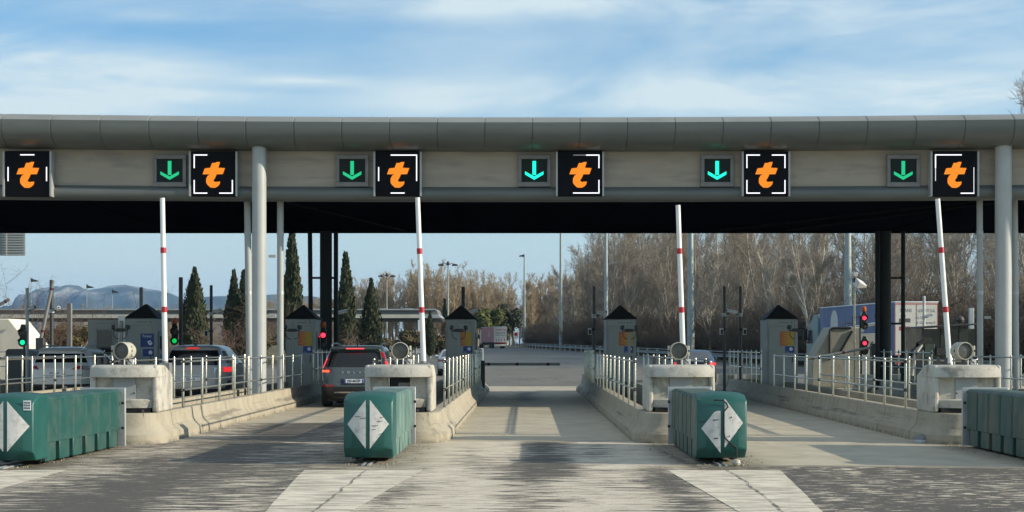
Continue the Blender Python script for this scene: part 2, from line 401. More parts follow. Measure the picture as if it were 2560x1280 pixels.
    b.inputs['Specular IOR Level'].default_value = .25
    t.bump(t.m('ADD', t.m('MULTIPLY', micro, .5), t.m('MULTIPLY', t.m('MULTIPLY', P, inst), 1.0)), .5, .012, b)
    return m
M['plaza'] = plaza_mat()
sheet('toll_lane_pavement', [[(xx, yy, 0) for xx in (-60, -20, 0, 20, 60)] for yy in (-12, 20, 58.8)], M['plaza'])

def far_asphalt():
    m, t, b = base('exit_road_asphalt'); pos = t.n('ShaderNodeNewGeometry').outputs['Position']
    x, y, z = t.sep(pos)
    f = t.ss(t.noise(t.mapping(pos, (.5,.12,1)), 1.0, 7, .6), .3, .7); g = t.ss(t.noise(pos, 9, 5, .7), .3, .7)
    near = t.mix(f, (.155,.148,.13), (.195,.185,.162)); farc = t.mix(f, (.135,.145,.138), (.165,.173,.163))
    c = t.mix(t.ss(y, 98, 112), near, farc)
    cr = t.ss(t.m('ABSOLUTE', t.m('SUBTRACT', t.noise(t.mapping(pos, (.16,.05,1)), 1.0, 3, .5), .5)), .006, .0)
    c = t.mix(t.m('MULTIPLY', cr, .5), c, (.06,.06,.06)); c = t.mix(t.m('MULTIPLY', g, .15), c, (.09,.09,.09))
    t.set(b.inputs['Base Color'], c); b.inputs['Roughness'].default_value = .9; b.inputs['Specular IOR Level'].default_value = .2
    return m
M['asphalt'] = far_asphalt()
RIGHT = [(58.8, 60), (66, 40), (80, 27.5), (95, 22), (110, 18.8), (130, 16.2), (150, 14.2), (178, 11.8), (205, 9.2), (232, 6.4), (260, 3.4), (292, .6), (325, -2.2)]
LEFT = [(58.8, -60), (66, -50), (80, -40), (95, -30), (110, -20), (130, -16), (150, -15), (178, -14), (205, -13), (232, -12), (260, -11.5), (292, -10.5), (325, -9.5)]
sheet('exit_road', [[(l[1]+(r[1]-l[1])*k/6, l[0], ground_z(l[0])+.004) for k in range(7)] for l, r in zip(LEFT, RIGHT)], M['asphalt'])

def gore_mat():
    m, t, b = base('worn_gore_paint'); pos = t.n('ShaderNodeNewGeometry').outputs['Position']
    x, y, z = t.sep(pos)
    f = t.ss(t.noise(pos, 2.2, 7, .65), .3, .7); g = t.ss(t.noise(pos, 40, 4, .7), .35, .65)
    s = t.ss(t.noise(t.mapping(pos, (1.3,6.5,1)), 1.0, 8, .7), .47, .57)
    c = t.mix(f, (.66,.595,.47), (.80,.735,.59)); c = t.mix(t.m('MULTIPLY', s, .72), c, (.30,.275,.22)); c = t.mix(t.m('MULTIPLY', t.ss(t.noise(t.mapping(pos, (2,14,1), (3,3,0)), 1.0, 6, .66), .58, .64), .7), c, (.10,.093,.078)); c = t.mix(t.m('MULTIPLY', g, .25), c, (.33,.32,.28))
    t.set(b.inputs['Base Color'], c); b.inputs['Roughness'].default_value = .88; b.inputs['Specular IOR Level'].default_value = .2
    return m
M['gore'] = gore_mat()
def crack_mat(): return mat('dirt_filled_crack', (.20,.185,.145), .95, 0, .3, 20)
M['crack'] = crack_mat()
GORES = [('left', -7.62, -6.02, -6.75, -6.0), ('mid', -2.92, -1.36, -2.53, -1.78), ('right', 1.86, 3.34, 2.13, 2.88)]
for nm, a, b_, c_, d_ in GORES:
    rows = []
    for k in range(13):
        q = k/12; yy = 19.45 - q*(19.45-13.2)
        jl, jr = rnd.uniform(-.008,.008), rnd.uniform(-.008,.008)
        rows.append([(a+(c_-a)*q*1.15+jl, yy, .004), ((a+b_)/2+((c_+d_)/2-(a+b_)/2)*q*1.15, yy, .004), (b_+(d_-b_)*q*1.15+jr, yy, .004)])
    sheet('gore_marking', rows, M['gore'])
    # the crack that runs down the middle
    rows = []
    cx0, cx1 = (a+b_)/2+.06, (c_+d_)/2+.05
    off = 0
    for k in range(46):
        q = k/45; off = off*.85 + rnd.uniform(-.018,.018); wd = .003+.012*rnd.random()**2
        xx = cx0+(cx1-cx0)*q*1.15+off; yy = 19.6-q*6.2
        rows.append([(xx-wd, yy, .010), (xx+wd, yy, .010)])
    sheet('pavement_crack', rows, M['crack'])
    # ragged flakes either side of it are in the paint material
# grass bank left of the exit road
def bank():
    rows = []
    for yy in np.linspace(118, 330, 30):
        row = []
        for k in range(26):
            xx = -17.5 - (yy-118)*-.02 - k*7.0
            h = 1.9*min(1, k/2.2)*min(1, (yy-118)/22) + .35*math.sin(xx*.13+yy*.05)*min(1, k/3)
            row.append((xx, yy, ground_z(yy) - .05 + h*.9))
        rows.append(row)
    sheet('grass_bank', rows, M['field'])
bank()

# distant mountain and the low ridge beside it
def ridge(name, pts, Y, depth, m, seed, rough):
    r = random.Random(seed); rows = []
    xs = np.linspace(pts[0][0], pts[-1][0], 260)
    hs = np.interp(xs, [p[0] for p in pts], [p[1] for p in pts])
    ph = [(r.uniform(.02,.35), r.uniform(0,6.3), r.uniform(.2,1)) for _ in range(14)]
    for j in range(26):
        d = j/25.0
        prof = (1-(1-min(d/.55, 1))**2.0) if d < .55 else max(0, 1-((d-.55)/.45)**1.5)
        row = []
        for px, py in zip(xs, hs):
            top = (CY-py)*Y/F
            n = sum(a*math.sin(px*f*.6 + p + j*(.5+f*3)) for f, p, a in ph)/6
            row.append((wx(px, Y), Y - depth*.55 + depth*d, max(-1.6, top*prof*(1+.0*n) + rough*n*prof*(1-prof)*4 + CH)))
        rows.append(row)
    b = MB(); b.grid(rows); o = b.build(name, m, angle=180)
    if o.data.polygons[200].normal.z < 0: o.data.flip_normals()
    structure(o)
def rock_mat():
    m, t, b = base('mountain_rock'); pos = t.n('ShaderNodeNewGeometry').outputs['Position']
    z = t.sep(pos)[2]
    f = t.ss(t.noise(t.mapping(pos, (.004,.004,.012)), 1.0, 9, .68), .44, .62)
    c = t.mix(f, (.03,.045,.04), (.06,.07,.055))
    cl = t.m('MULTIPLY', t.ss(z, 205, 290), t.ss(t.noise(t.mapping(pos, (.006,.003,.02)), 1.0, 8, .66), .45, .58))
    c = t.mix(cl, c, (.30,.29,.27)); c = t.mix(t.m('MULTIPLY', t.ss(t.noise(t.mapping(pos, (.02,.008,.03)), 1.0, 8, .7), .5, .62), .6), c, (.02,.03,.03)); t.set(b.inputs['Base Color'], c); b.inputs['Roughness'].default_value = .95
    return m
M['rock'] = rock_mat()
ridge('mountain', [(40,790),(62,765),(80,752),(100,739),(116,725),(132,719),(150,716),(162,718),(180,713),(196,714),(210,722),(228,727),(246,723),(270,719),(292,714),(320,713),(345,717),(372,722),(400,727),(425,733),(448,743),(470,752),(500,765),(520,790)], 8000, 1800, M['rock'], 3, 60)
ridge('low_hills', [(420,790),(470,752),(520,742),(560,740),(620,744),(660,738),(690,736),(730,742),(780,740),(840,752),(900,790)], 7000, 1200, M['rock'], 5, 20)

# ================================================================== canopy
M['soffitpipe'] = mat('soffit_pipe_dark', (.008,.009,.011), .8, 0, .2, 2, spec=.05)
def bow(x): return -.0033*x*x
def canopy():
    root = thing('toll_canopy', 'long grey canopy roof with rounded metal fascia spanning all the toll lanes', 'canopy', (0, 38.1, 0))
    prof = [(1.6,7.30),(.3,7.40),(-.45,7.43),(-.66,7.405),(-.86,7.34),(-1.0,7.245),(-1.015,7.225),(-1.01,7.09),(-.985,6.96),(-.935,6.85),(-.84,6.76),(-.70,6.69),(-.48,6.642),(-.2,6.622),(.12,6.62)]
    rows = []
    x = -25.0 + .55
    step = 1.193
    x0 = wx(22, 37.1) - 10*step
    xs = [x0 + k*step for k in range(46)]
    def ring(x, ins):
        out = []
        for k, (a, h) in enumerate(prof):
            c = (-.3, 7.0); d = Vector((a-c[0], h-c[1])).normalized()
            i = ins if 1 < k < len(prof)-2 else 0
            out.append((x, a - d.x*i + bow(x), h - d.y*i))
        return out
    for x in xs:
        rows += [ring(x-.018, 0), ring(x-.008, .018), ring(x+.008, .018), ring(x+.018, 0)]
        rows += [ring(x+step*.5, 0)]
    MB().grid([r[:7] for r in rows]).build('top_flashing', M['flashing'], root, angle=50)
    MB().grid([r[6:] for r in rows]).build('fascia', M['fascia'], root, angle=50)
    # beige beam panel, in bays
    b = MB(); xs2 = np.linspace(-25, 27, 40)
    b.loft([[(x, bow(x), 5.70), (x, bow(x), 6.64), (x, bow(x)+.25, 6.64), (x, bow(x)+.25, 5.70)] for x in xs2]); b.build('beam_panel', M['panel'], root)
    prof2 = [(-.16+.0, 5.52)]
    rows = []
    for x in xs2:
        rows.append([(x, bow(x)+.06-.22*math.cos(a), 5.525+.195*math.sin(a)) for a in np.linspace(R(88), R(-100), 12)])
    MB().grid(rows).build('lower_tube', M['fascia'], root, angle=60)
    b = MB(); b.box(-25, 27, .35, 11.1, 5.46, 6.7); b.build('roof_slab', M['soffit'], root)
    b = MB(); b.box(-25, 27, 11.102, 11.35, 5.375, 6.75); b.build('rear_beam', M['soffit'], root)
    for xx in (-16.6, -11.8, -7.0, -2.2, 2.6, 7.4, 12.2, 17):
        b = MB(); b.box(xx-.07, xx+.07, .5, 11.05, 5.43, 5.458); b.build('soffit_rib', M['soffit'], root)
    for (xa, xb) in ((-6.3, -4.0), (11.6, 6.4), (12.4, 8.6)):
        b = MB(); b.tube((xa, .7, 5.40), (xb, 10.6, 5.42), .03, n=6); b.build('soffit_pipe', M['soffitpipe'], root)
    return root
canopy()

def column(x, r, label, dark, yb, pipes, br, zt, rs=.085):
    root = thing('canopy_column', label, 'column', (x, yb, 0), group='columns carrying the canopy')
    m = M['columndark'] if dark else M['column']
    MB().lathe([(r, .05), (r, zt)], n=32).build('post', m, root)
    MB().lathe([(r*1.5, .05), (r*1.5, .10), (r*1.02, .12)], n=32).build('base_plate', M['columndark'], root)
    for (xt, xb, dy) in pipes:
        MB().tube((xt-x, dy, zt), (xb-x, dy, .06), rs, n=18).build('drain_pipe', m, root)
        for zz in ((3.0, 4.55) if not dark else (2.6,)):
            f = (zt-zz)/zt; xc = xt+(xb-xt)*f
            MB().lathe([(rs*1.12, -.045), (rs*1.12, .045)], c=(xc-x, dy, zz), n=18).build('pipe_clamp', M['galv'] if not dark else m, root)
    for (xa, xb, dy, zz) in br:
        MB().box(xa-x, xb-x, dy-.025, dy+.025, zz-.035, zz+.035).build('bracket', m, root)
    return root
column(-6.77, .18, 'pale grey round column left of the grey SUV, carrying the front of the canopy', False, 37.55,
       [(-6.39, -6.39, .95), (-7.27, -7.17, .95)], [(-6.62, -6.44, .55, 3.93), (-6.62, -6.44, .55, 2.42)], 6.66)
column(12.03, .205, 'thick pale grey column at the right edge, carrying the front of the canopy', False, 37.3,
       [(11.72, 11.74, .95), (12.70, 12.76, 1.2)], [(11.74, 11.9, .6, 3.86), (11.74, 11.9, .6, 2.35)], 6.66, .078)
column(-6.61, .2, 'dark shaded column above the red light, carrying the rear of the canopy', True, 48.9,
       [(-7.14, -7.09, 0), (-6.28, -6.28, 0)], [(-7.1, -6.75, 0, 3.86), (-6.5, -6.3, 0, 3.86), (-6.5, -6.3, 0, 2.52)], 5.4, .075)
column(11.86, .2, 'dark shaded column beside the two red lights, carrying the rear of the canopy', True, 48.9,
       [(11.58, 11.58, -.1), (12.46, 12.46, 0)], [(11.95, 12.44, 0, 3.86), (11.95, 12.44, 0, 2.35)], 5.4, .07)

# ================================================================== lane signs
TP = [(955,455),(1000,455),(1030,440),(1078,440),(1050,530),(1155,535),(1120,630),(1025,632),(1000,690),(975,725),(982,742),(1005,752),(1080,745),(1070,790),(1040,822),(1000,843),(930,840),(885,800),(862,765),(862,700),(885,655),(920,632),(805,632),(840,540),(925,530)]
TP = [((a-972)/725*1.18, -(b-622)/725*1.18) for a, b in TP]
SEG = {'TL':(-1,1,-.34,1),'TM':(-.34,1,.34,1),'TR':(.34,1,1,1),'BL':(-1,-1,-.34,-1),'BM':(-.34,-1,.34,-1),'BR':(.34,-1,1,-1),
       'LT':(-1,1,-1,.34),'LM':(-1,.34,-1,-.34),'LB':(-1,-.34,-1,-1),'RT':(1,1,1,.34),'RM':(1,.34,1,-.34),'RB':(1,-.34,1,-1)}
SIGNS = [(68, 'TM LM RM', '', '', 'short white bars at top, left and right'),
         (533, 'TL LT LB BL BR RB', '', '', 'white corners except at the top right'),
         (994, 'TM TR RT RM LM BM', '', '', 'white top right corner, short bars elsewhere'),
         (1450, 'TR RT RB BR BM', 'TM', '', 'white lines along the right side only'),
         (1915, 'TL LT TR RT LB BL BR RB', '', '', 'white corner brackets at all four corners'),
         (2387, 'TL TM LT BR', '', 'LM RM RB', 'thin white lines at top left and bottom right')]
for px, on, dim, thin, desc in SIGNS:
    Y0 = 37.84; x = wx(px, Y0); Y0 = 37.84 + bow(x); x = wx(px, Y0)
    zc = wz(434, Y0)
    root = thing('lane_sign', 'black LED sign with orange t, ' + desc, 'lane sign', (x, Y0, zc), group='black LED signs with an orange t')
    MB().box(-.565, .565, .03, .25, -.575, .575).build('housing', M['screen'], root, bevel=.01)
    for s in (-1, 1):
        MB().box(min(s*.57, s*.615), max(s*.57, s*.615), -.02, .24, -.575, .56).build('side_frame', M['frame'], root)
    MB().box(-.553, .553, .012, .0295, -.563, .563).build('screen', M['screen'], root)
    MB().prism(TP, 'y', .004, .0115).build('letter', M['orangeled'], root, smooth=False)
    H = .485; th = .0135
    for nm, mm in [(q, 'whiteled') for q in on.split()] + [(q, 'dimled') for q in dim.split()] + [(q, 'thinled') for q in thin.split()]:
        a, b_, c, d = SEG[nm]; a, c = a*H, c*H; b_, d = b_*H - .01, d*H - .01
        k = th*(.55 if mm != 'whiteled' else 1)
        MB().box(min(a,c)-k, max(a,c)+k, (.005 if abs(a-c) > 1e-6 else .0035), .0113, min(b_,d)-k, max(b_,d)+k).build('light_bar', M[mm], root, smooth=False)
for i, px in enumerate((425, 881, 1336, 1793, 2258)):
    Y0 = 38.02; x = wx(px, Y0); Y0 += bow(x); x = wx(px, Y0); zc = wz(426, Y0)
    root = thing('arrow_sign', ['dull green down arrow sign left of the grey column', 'green down arrow sign left of the second t sign from the column', 'brightest green down arrow sign, above the open centre lane',
                                'bright green down arrow sign over the lane right of the centre', 'green down arrow sign farthest right, nearest the right column'][i], 'arrow sign', (x, Y0, zc), group='green arrow signs on the canopy beam')
    for bx in ((-.42,.42,-.05,.05,.29,.40), (-.42,.42,-.05,.05,-.42,-.30), (-.42,-.33,-.05,.05,-.30,.29), (.33,.42,-.05,.05,-.30,.29)):
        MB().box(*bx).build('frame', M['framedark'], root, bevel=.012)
    MB().box(-.33, .33, -.02, .04, -.30, .29).build('screen', M['arrowscreen'], root)
    b = MB(); k = .62/400
    def q(a, c): return ((a-235)*k, -(c-563)*k)
    b.prism([q(203,410), q(262,410), q(262,640), q(203,640)], 'y', -.030, -.021)
    b.prism([q(80,580), q(232,664), q(385,580), q(385,632), q(232,720), q(80,632)], 'y', -.030, -.021)
    b.build('arrow', M['arrow_b' if i in (2, 3) else 'arrow_a'], root, smooth=False)
# ================================================================== toll islands
ISL = {'Y': -16.35, 'Z': -11.55, 'A': -6.87, 'B': -2.14, 'C': 2.64, 'D': 7.52, 'E': 12.35}
WHERE = {'Y': 'far left', 'Z': 'behind the left green crash cushion', 'A': 'left of the grey SUV lane', 'B': 'left of the open centre lane', 'C': 'right of the open centre lane', 'D': 'right of the broken crash cushion', 'E': 'at the far right'}
def ibow(c): return -.006*c*c
YN, YE = 24.75, 50.6
def outline(ins, hw, y0, y1, rf=.55, rb=.25, n=8):
    h = hw-ins; a = y0+ins; b = y1-ins; rf = max(rf-ins, .02); rb = max(rb-ins, .02); pts = []
    for cx_, cy_, r, s in ((h-rf, a+rf, rf, -90), (h-rb, b-rb, rb, 0), (-h+rb, b-rb, rb, 90), (-h+rf, a+rf, rf, 180)):
        for k in range(n+1):
            t_ = R(s+90*k/n); pts.append((cx_+r*math.cos(t_), cy_+r*math.sin(t_)))
    return pts
def island(c):
    root = thing('toll_island', 'long concrete kerb wall of the toll island ' + WHERE[c], 'toll island', (ISL[c], ibow(ISL[c]), 0), group='concrete toll islands')
    b = MB()
    rings = []
    for ins, z in ((0, 0), (.012, .15), (.03, .17), (.10, .235), (.14, .30), (.165, .49), (.18, .505), (.36, .505), (.375, .49), (.38, .06)):
        rings.append([(x, y, z) for x, y in outline(ins, .83, YN, YE)])
    b.loft(rings, False, True); b.build('kerb_wall', M['kerb'], root, angle=30)
    b = MB(); b.box(-.5, .5, YN+.22, YN+2.3, .07, .50); b.build('front_slab', M['kerb'], root)
    for s in (-1, 1):
        b = MB(); b.prism([(s*.84, 0), (s*.84, .12), (s*.66, .28), (s*.62, .62), (s*.4, .62), (s*.4, 0)], 'y', YE+.25, YE+2.6); b.build('end_barrier', M['kerb'], root, bevel=.02)
    return root
for c in 'YZABCDE': island(c)

# ---- fences: stainless posts and two rails on the kerb
def fence(x, y0, n, step, label, loc, zt=1.40, z0=.5, zr=(1.345, .83), r=.0235):
    root = thing('railing', label, 'railing', loc, group='steel railings on the toll islands')
    pm = MB().lathe([(r, z0), (r, zt-.02), (r*.7, zt)], n=10).build('post', M['steel'], root); pm.location = (x, y0, 0)
    for k in range(1, n):
        c = pm.copy(); COL.objects.link(c); c.parent = root; c.location = (x, y0+k*step, 0)
    for z in zr:
        MB().tube((x+.0, y0-.12, z), (x, y0+(n-1)*step+.1, z), r*.72, n=8).build('rail', M['steel'], root)
        for k in (0, n//2):
            MB().tube((x, y0+k*step-.035, z), (x, y0+k*step+.035, z), r*1.45, n=8).build('clamp', M['black'], root)
    return root
for c in 'YZABCDE':
    loc = (ISL[c], ibow(ISL[c]), 0)
    for s in (-1, 1):
        side = 'left' if s < 0 else 'right'
        fence(s*.645, 27.15, 10, 1.58, f'stainless railing on the {side} side of the toll island ' + WHERE[c], loc)
    s = 1 if c in 'AB' else -1
    fence(s*.645, 43.6, 8, .95, 'shaded railing at the far end of the island ' + WHERE[c], loc, r=.022, zt=1.5, zr=(1.42, .95))

# ---- concrete equipment cabinets at the front of the islands
CAB = {}
def cabinet(c, cx, label, openmid):
    root = thing('concrete_cabinet', label, 'equipment cabinet', (cx, 25.15+ibow(ISL[c]), .505), group='concrete cabinets at the island fronts')
    W = .575
    for s in (-1, 1):
        b = MB(); a, d = (s*W, s*(W-.10)); b.prism([(.07,0),(1.15,0),(1.15,.62),(.62,.80),(.07,.80)], 'x', min(a,d), max(a,d)); b.build('side_wall', M['cabinet'], root, bevel=.035)
    # hood with a bowed front lip
    rings = []
    n = 14
    for zz, yo, wd in ((.595, 0, 0), (.60, -.012, 0), (.74, -.008, .01), (.785, .02, .03), (.803, .08, .07)):
        ring = []
        for k in range(n+1):
            q = -1+2*k/n; ring.append((q*(W-wd), -.05+.14*abs(q)**2.4+yo, zz))
        ring += [(W-wd, .60, zz), (-W+wd, .60, zz)]
        rings.append(ring)
    b = MB(); b.loft(rings); b.build('hood', M['cabinet'], root, angle=50)
    b = MB(); b.prism([(.601,.803),(1.15,.615),(1.15,.56),(.601,.60)], 'x', -W+.102, W-.102); b.build('sloping_top', M['cabinet'], root)
    # recessed face: side panels, middle door or hollow, ledge, dark slot
    b = MB(); b.box(-W+.102, -.19, .14, .3, .235, .594); b.build('side_panel', M['cabinetin'], root)
    b = MB(); b.box(.19, W-.102, .14, .3, .235, .594); b.build('side_panel', M['cabinetin'], root)
    if openmid:
        b = MB(); b.box(-.188, .188, .45, .5, .235, .594); b.build('hollow_back', M['postdark'], root)
        b = MB(); b.box(-.02, .188, .24, .44, .25, .5); b.build('inner_box', M['framedark'], root, bevel=.01)
        b = MB(); b.box(.04, .15, .225, .238, .33, .44); b.build('inner_plate', M['greypanel'], root)
    else:
        b = MB(); b.box(-.187, .187, .125, .3, .2, .593); b.build('door', M['greypanel'], root, bevel=.006)
        for s in (-1, 1):
            MB().lathe([(.013, -.012), (.013, 0)], c=(s*.165, .125, .33), axis='y', n=10).build('bolt', M['black'], root)
    rings = []
    for zz, yo in ((.08, .03), (.21, .0), (.232, .03)):
        ring = []
        for k in range(n+1):
            q = -1+2*k/n; ring.append((q*(W-.103), .0+.10*abs(q)**2.4+yo, zz))
        ring += [(W-.103, .55, zz), (-W+.103, .55, zz)]
        rings.append(ring)
    b = MB(); b.loft(rings); b.build('ledge', M['cabinet'], root, angle=50)
    b = MB(); b.box(-W+.13, W-.13, .06, .5, .004, .078); b.build('slot', M['shadowgap'], root)
    MB().tube((.33, .02, .03), (.33, .3, .03), .022, n=10).build('pipe', M['postbrown'], root)
    return root
cabinet('A', -6.78, 'weathered concrete cabinet behind the left green crash cushion, its right side in full sun', False)
cabinet('B', -2.17, 'weathered concrete cabinet with an open dark hollow in its face', True)
cabinet('C', 2.64, 'weathered concrete cabinet with a pale door, behind the broken crash cushion', False)
cabinet('D', 7.42, 'weathered concrete cabinet at the right, before the thick grey column', False)

# ---- round hooded signal lamps on the cabinets
def drum_lamp(c, px, label, yaw):
    Y0 = 25.55+ibow(ISL[c]); x = wx(px, Y0)
    root = thing('drum_lamp', label, 'signal lamp', (x, Y0, 1.31), group='round unlit lamps on the cabinets')
    zc = .235
    o = MB().lathe([(.138,.28),(.150,.25),(.152,.012),(.147,0),(.138,0),(.138,.05)], c=(0,0,0), axis='y', n=40).build('housing', M['lampbody'], root)
    o.location = (0, 0, zc); o.rotation_euler = (0, 0, R(yaw))
    f = MB().lathe([(.1375,.05),(.1,.040),(.0,.036)], axis='y', n=40).build('lens', M['lampface'], root); f.location = (0, 0, zc); f.rotation_euler = (0, 0, R(yaw))
    for s in (-1, 1):
        b = MB().box(min(s*.150, s*.185), max(s*.150, s*.185), .07, .16, zc-.09, zc+.09); b.build('side_box', M['lampbody'], root, bevel=.01)
        MB().lathe([(.018, -.012), (.018, 0)], c=(s*.17, .07, zc), axis='y', n=8).build('screw', M['black'], root)
    MB().tube((.0, .12, 0), (.0, .12, zc-.15), .035, n=10).build('stem', M['postbrown'], root)
    MB().tube((.05, .04, -.01), (.05, .04, zc-.15), .012, n=8).build('stem', M['camwhite'], root)
    for k in range(3):
        pts = [(.02+.02*k, .1, zc-.12), (.09+.03*k, .08, .10-.02*k), (.16+.02*k, .05+.02*k, .03), (.20, .1+.05*k, .0)]
        MB().path(pts, .008, 6).build('cable', M['cable'], root)
    MB().box(.12, .2, .06, .13, 0, .09).build('junction_box', M['camwhite'], root, bevel=.006)
    for s in (-1.0,):
        MB().tube((s*.30, .12, 0), (s*.30, .12, .12), .028, n=10).build('bollard_pin', M['postbrown'], root)
        MB().tube((s*.42, .16, 0), (s*.42, .16, .13), .028, n=10).build('bollard_pin', M['postbrown'], root)
    return root
drum_lamp('A', 302, 'round unlit drum lamp turned left, before the white booth post', -14)
drum_lamp('B', 1000, 'round unlit drum lamp beside the grey SUV', 3)
drum_lamp('C', 1698, 'round unlit drum lamp overlapping the dark blue car', 0)
drum_lamp('D', 2414, 'round unlit drum lamp nearest the thick right column', 12)

# ---- raised barrier arms
def barrier(c, base, top, label):
    Y0 = 26.75+ibow(ISL[c])
    xb, zb = wx(base[0], Y0), wz(base[1], Y0); xt, zt = wx(top[0], Y0), wz(top[1], Y0)
    root = thing('barrier_arm', label, 'barrier arm', (xb, Y0, 0), group='raised white barrier arms')
    def P(z): return (xt-xb)*(z-zb)/(zt-zb)
    n = 7
    pts = [(P(z), .0, z) for z in np.linspace(zb, zt, n)]
    MB().path(pts, [.048-.006*k/(n-1) for k in range(n)], 18).build('arm', M['white'], root)
    for pz in (2.28, 3.34):
        MB().path([(P(pz-.05), 0, pz-.05), (P(pz+.05), 0, pz+.05)], .0505, 18).build('red_band', M['redband'], root)
    MB().path([(P(zb+.12), 0, zb+.03), (P(zb), 0, zb-.06)], .052, 14).build('socket', M['postgrey'], root)
    b = MB().box(-.10, .10, -.06, .12, .5, zb-.0); b.build('pedestal', M['postgrey'], root, bevel=.01)
    return root
barrier('A', (413, 907), (406, 495), 'raised white barrier arm with red bands, leftmost, in front of the green signal')
barrier('B', (1059, 907), (1044, 494), 'raised white barrier arm with red bands in front of the far canopy')
barrier('C', (1707, 868), (1695, 513), 'raised white barrier arm with red bands against bare trees, above the dark blue car')
barrier('D', (2374, 912), (2344, 497), 'raised white barrier arm leaning left, before the white lorry')
def closed_barrier(x0, z0, x1, z1, Y0, label, bands):
    root = thing('barrier_arm', label, 'barrier arm', (x0, Y0, 0), group='lowered barrier arms')
    n = 8; f = lambda q: ((x1-x0)*q, 0, z0+(z1-z0)*q)
    MB().path([f(k/n) for k in range(n+1)], .048, 12).build('arm', M['boothtrim'], root)
    for q in bands:
        MB().path([f(q-.018), f(q+.018)], .051, 12).build('red_band', M['reddark'], root)
    s = 1 if x1 > x0 else -1
    MB().box(-.14, .14, -.15, .15, .0, z0+.12).build('pedestal', M['postdark'], root, bevel=.02)
closed_barrier(-1.50, 1.01, 1.125, 1.01, 49.0, 'lowered grey barrier arm across the open centre lane', (.10, .46, .85))
closed_barrier(12.6, 1.58, 10.1, 1.12, 53.5, 'grey barrier arm half lowered beneath the pale slanted wall', (.45, .9))

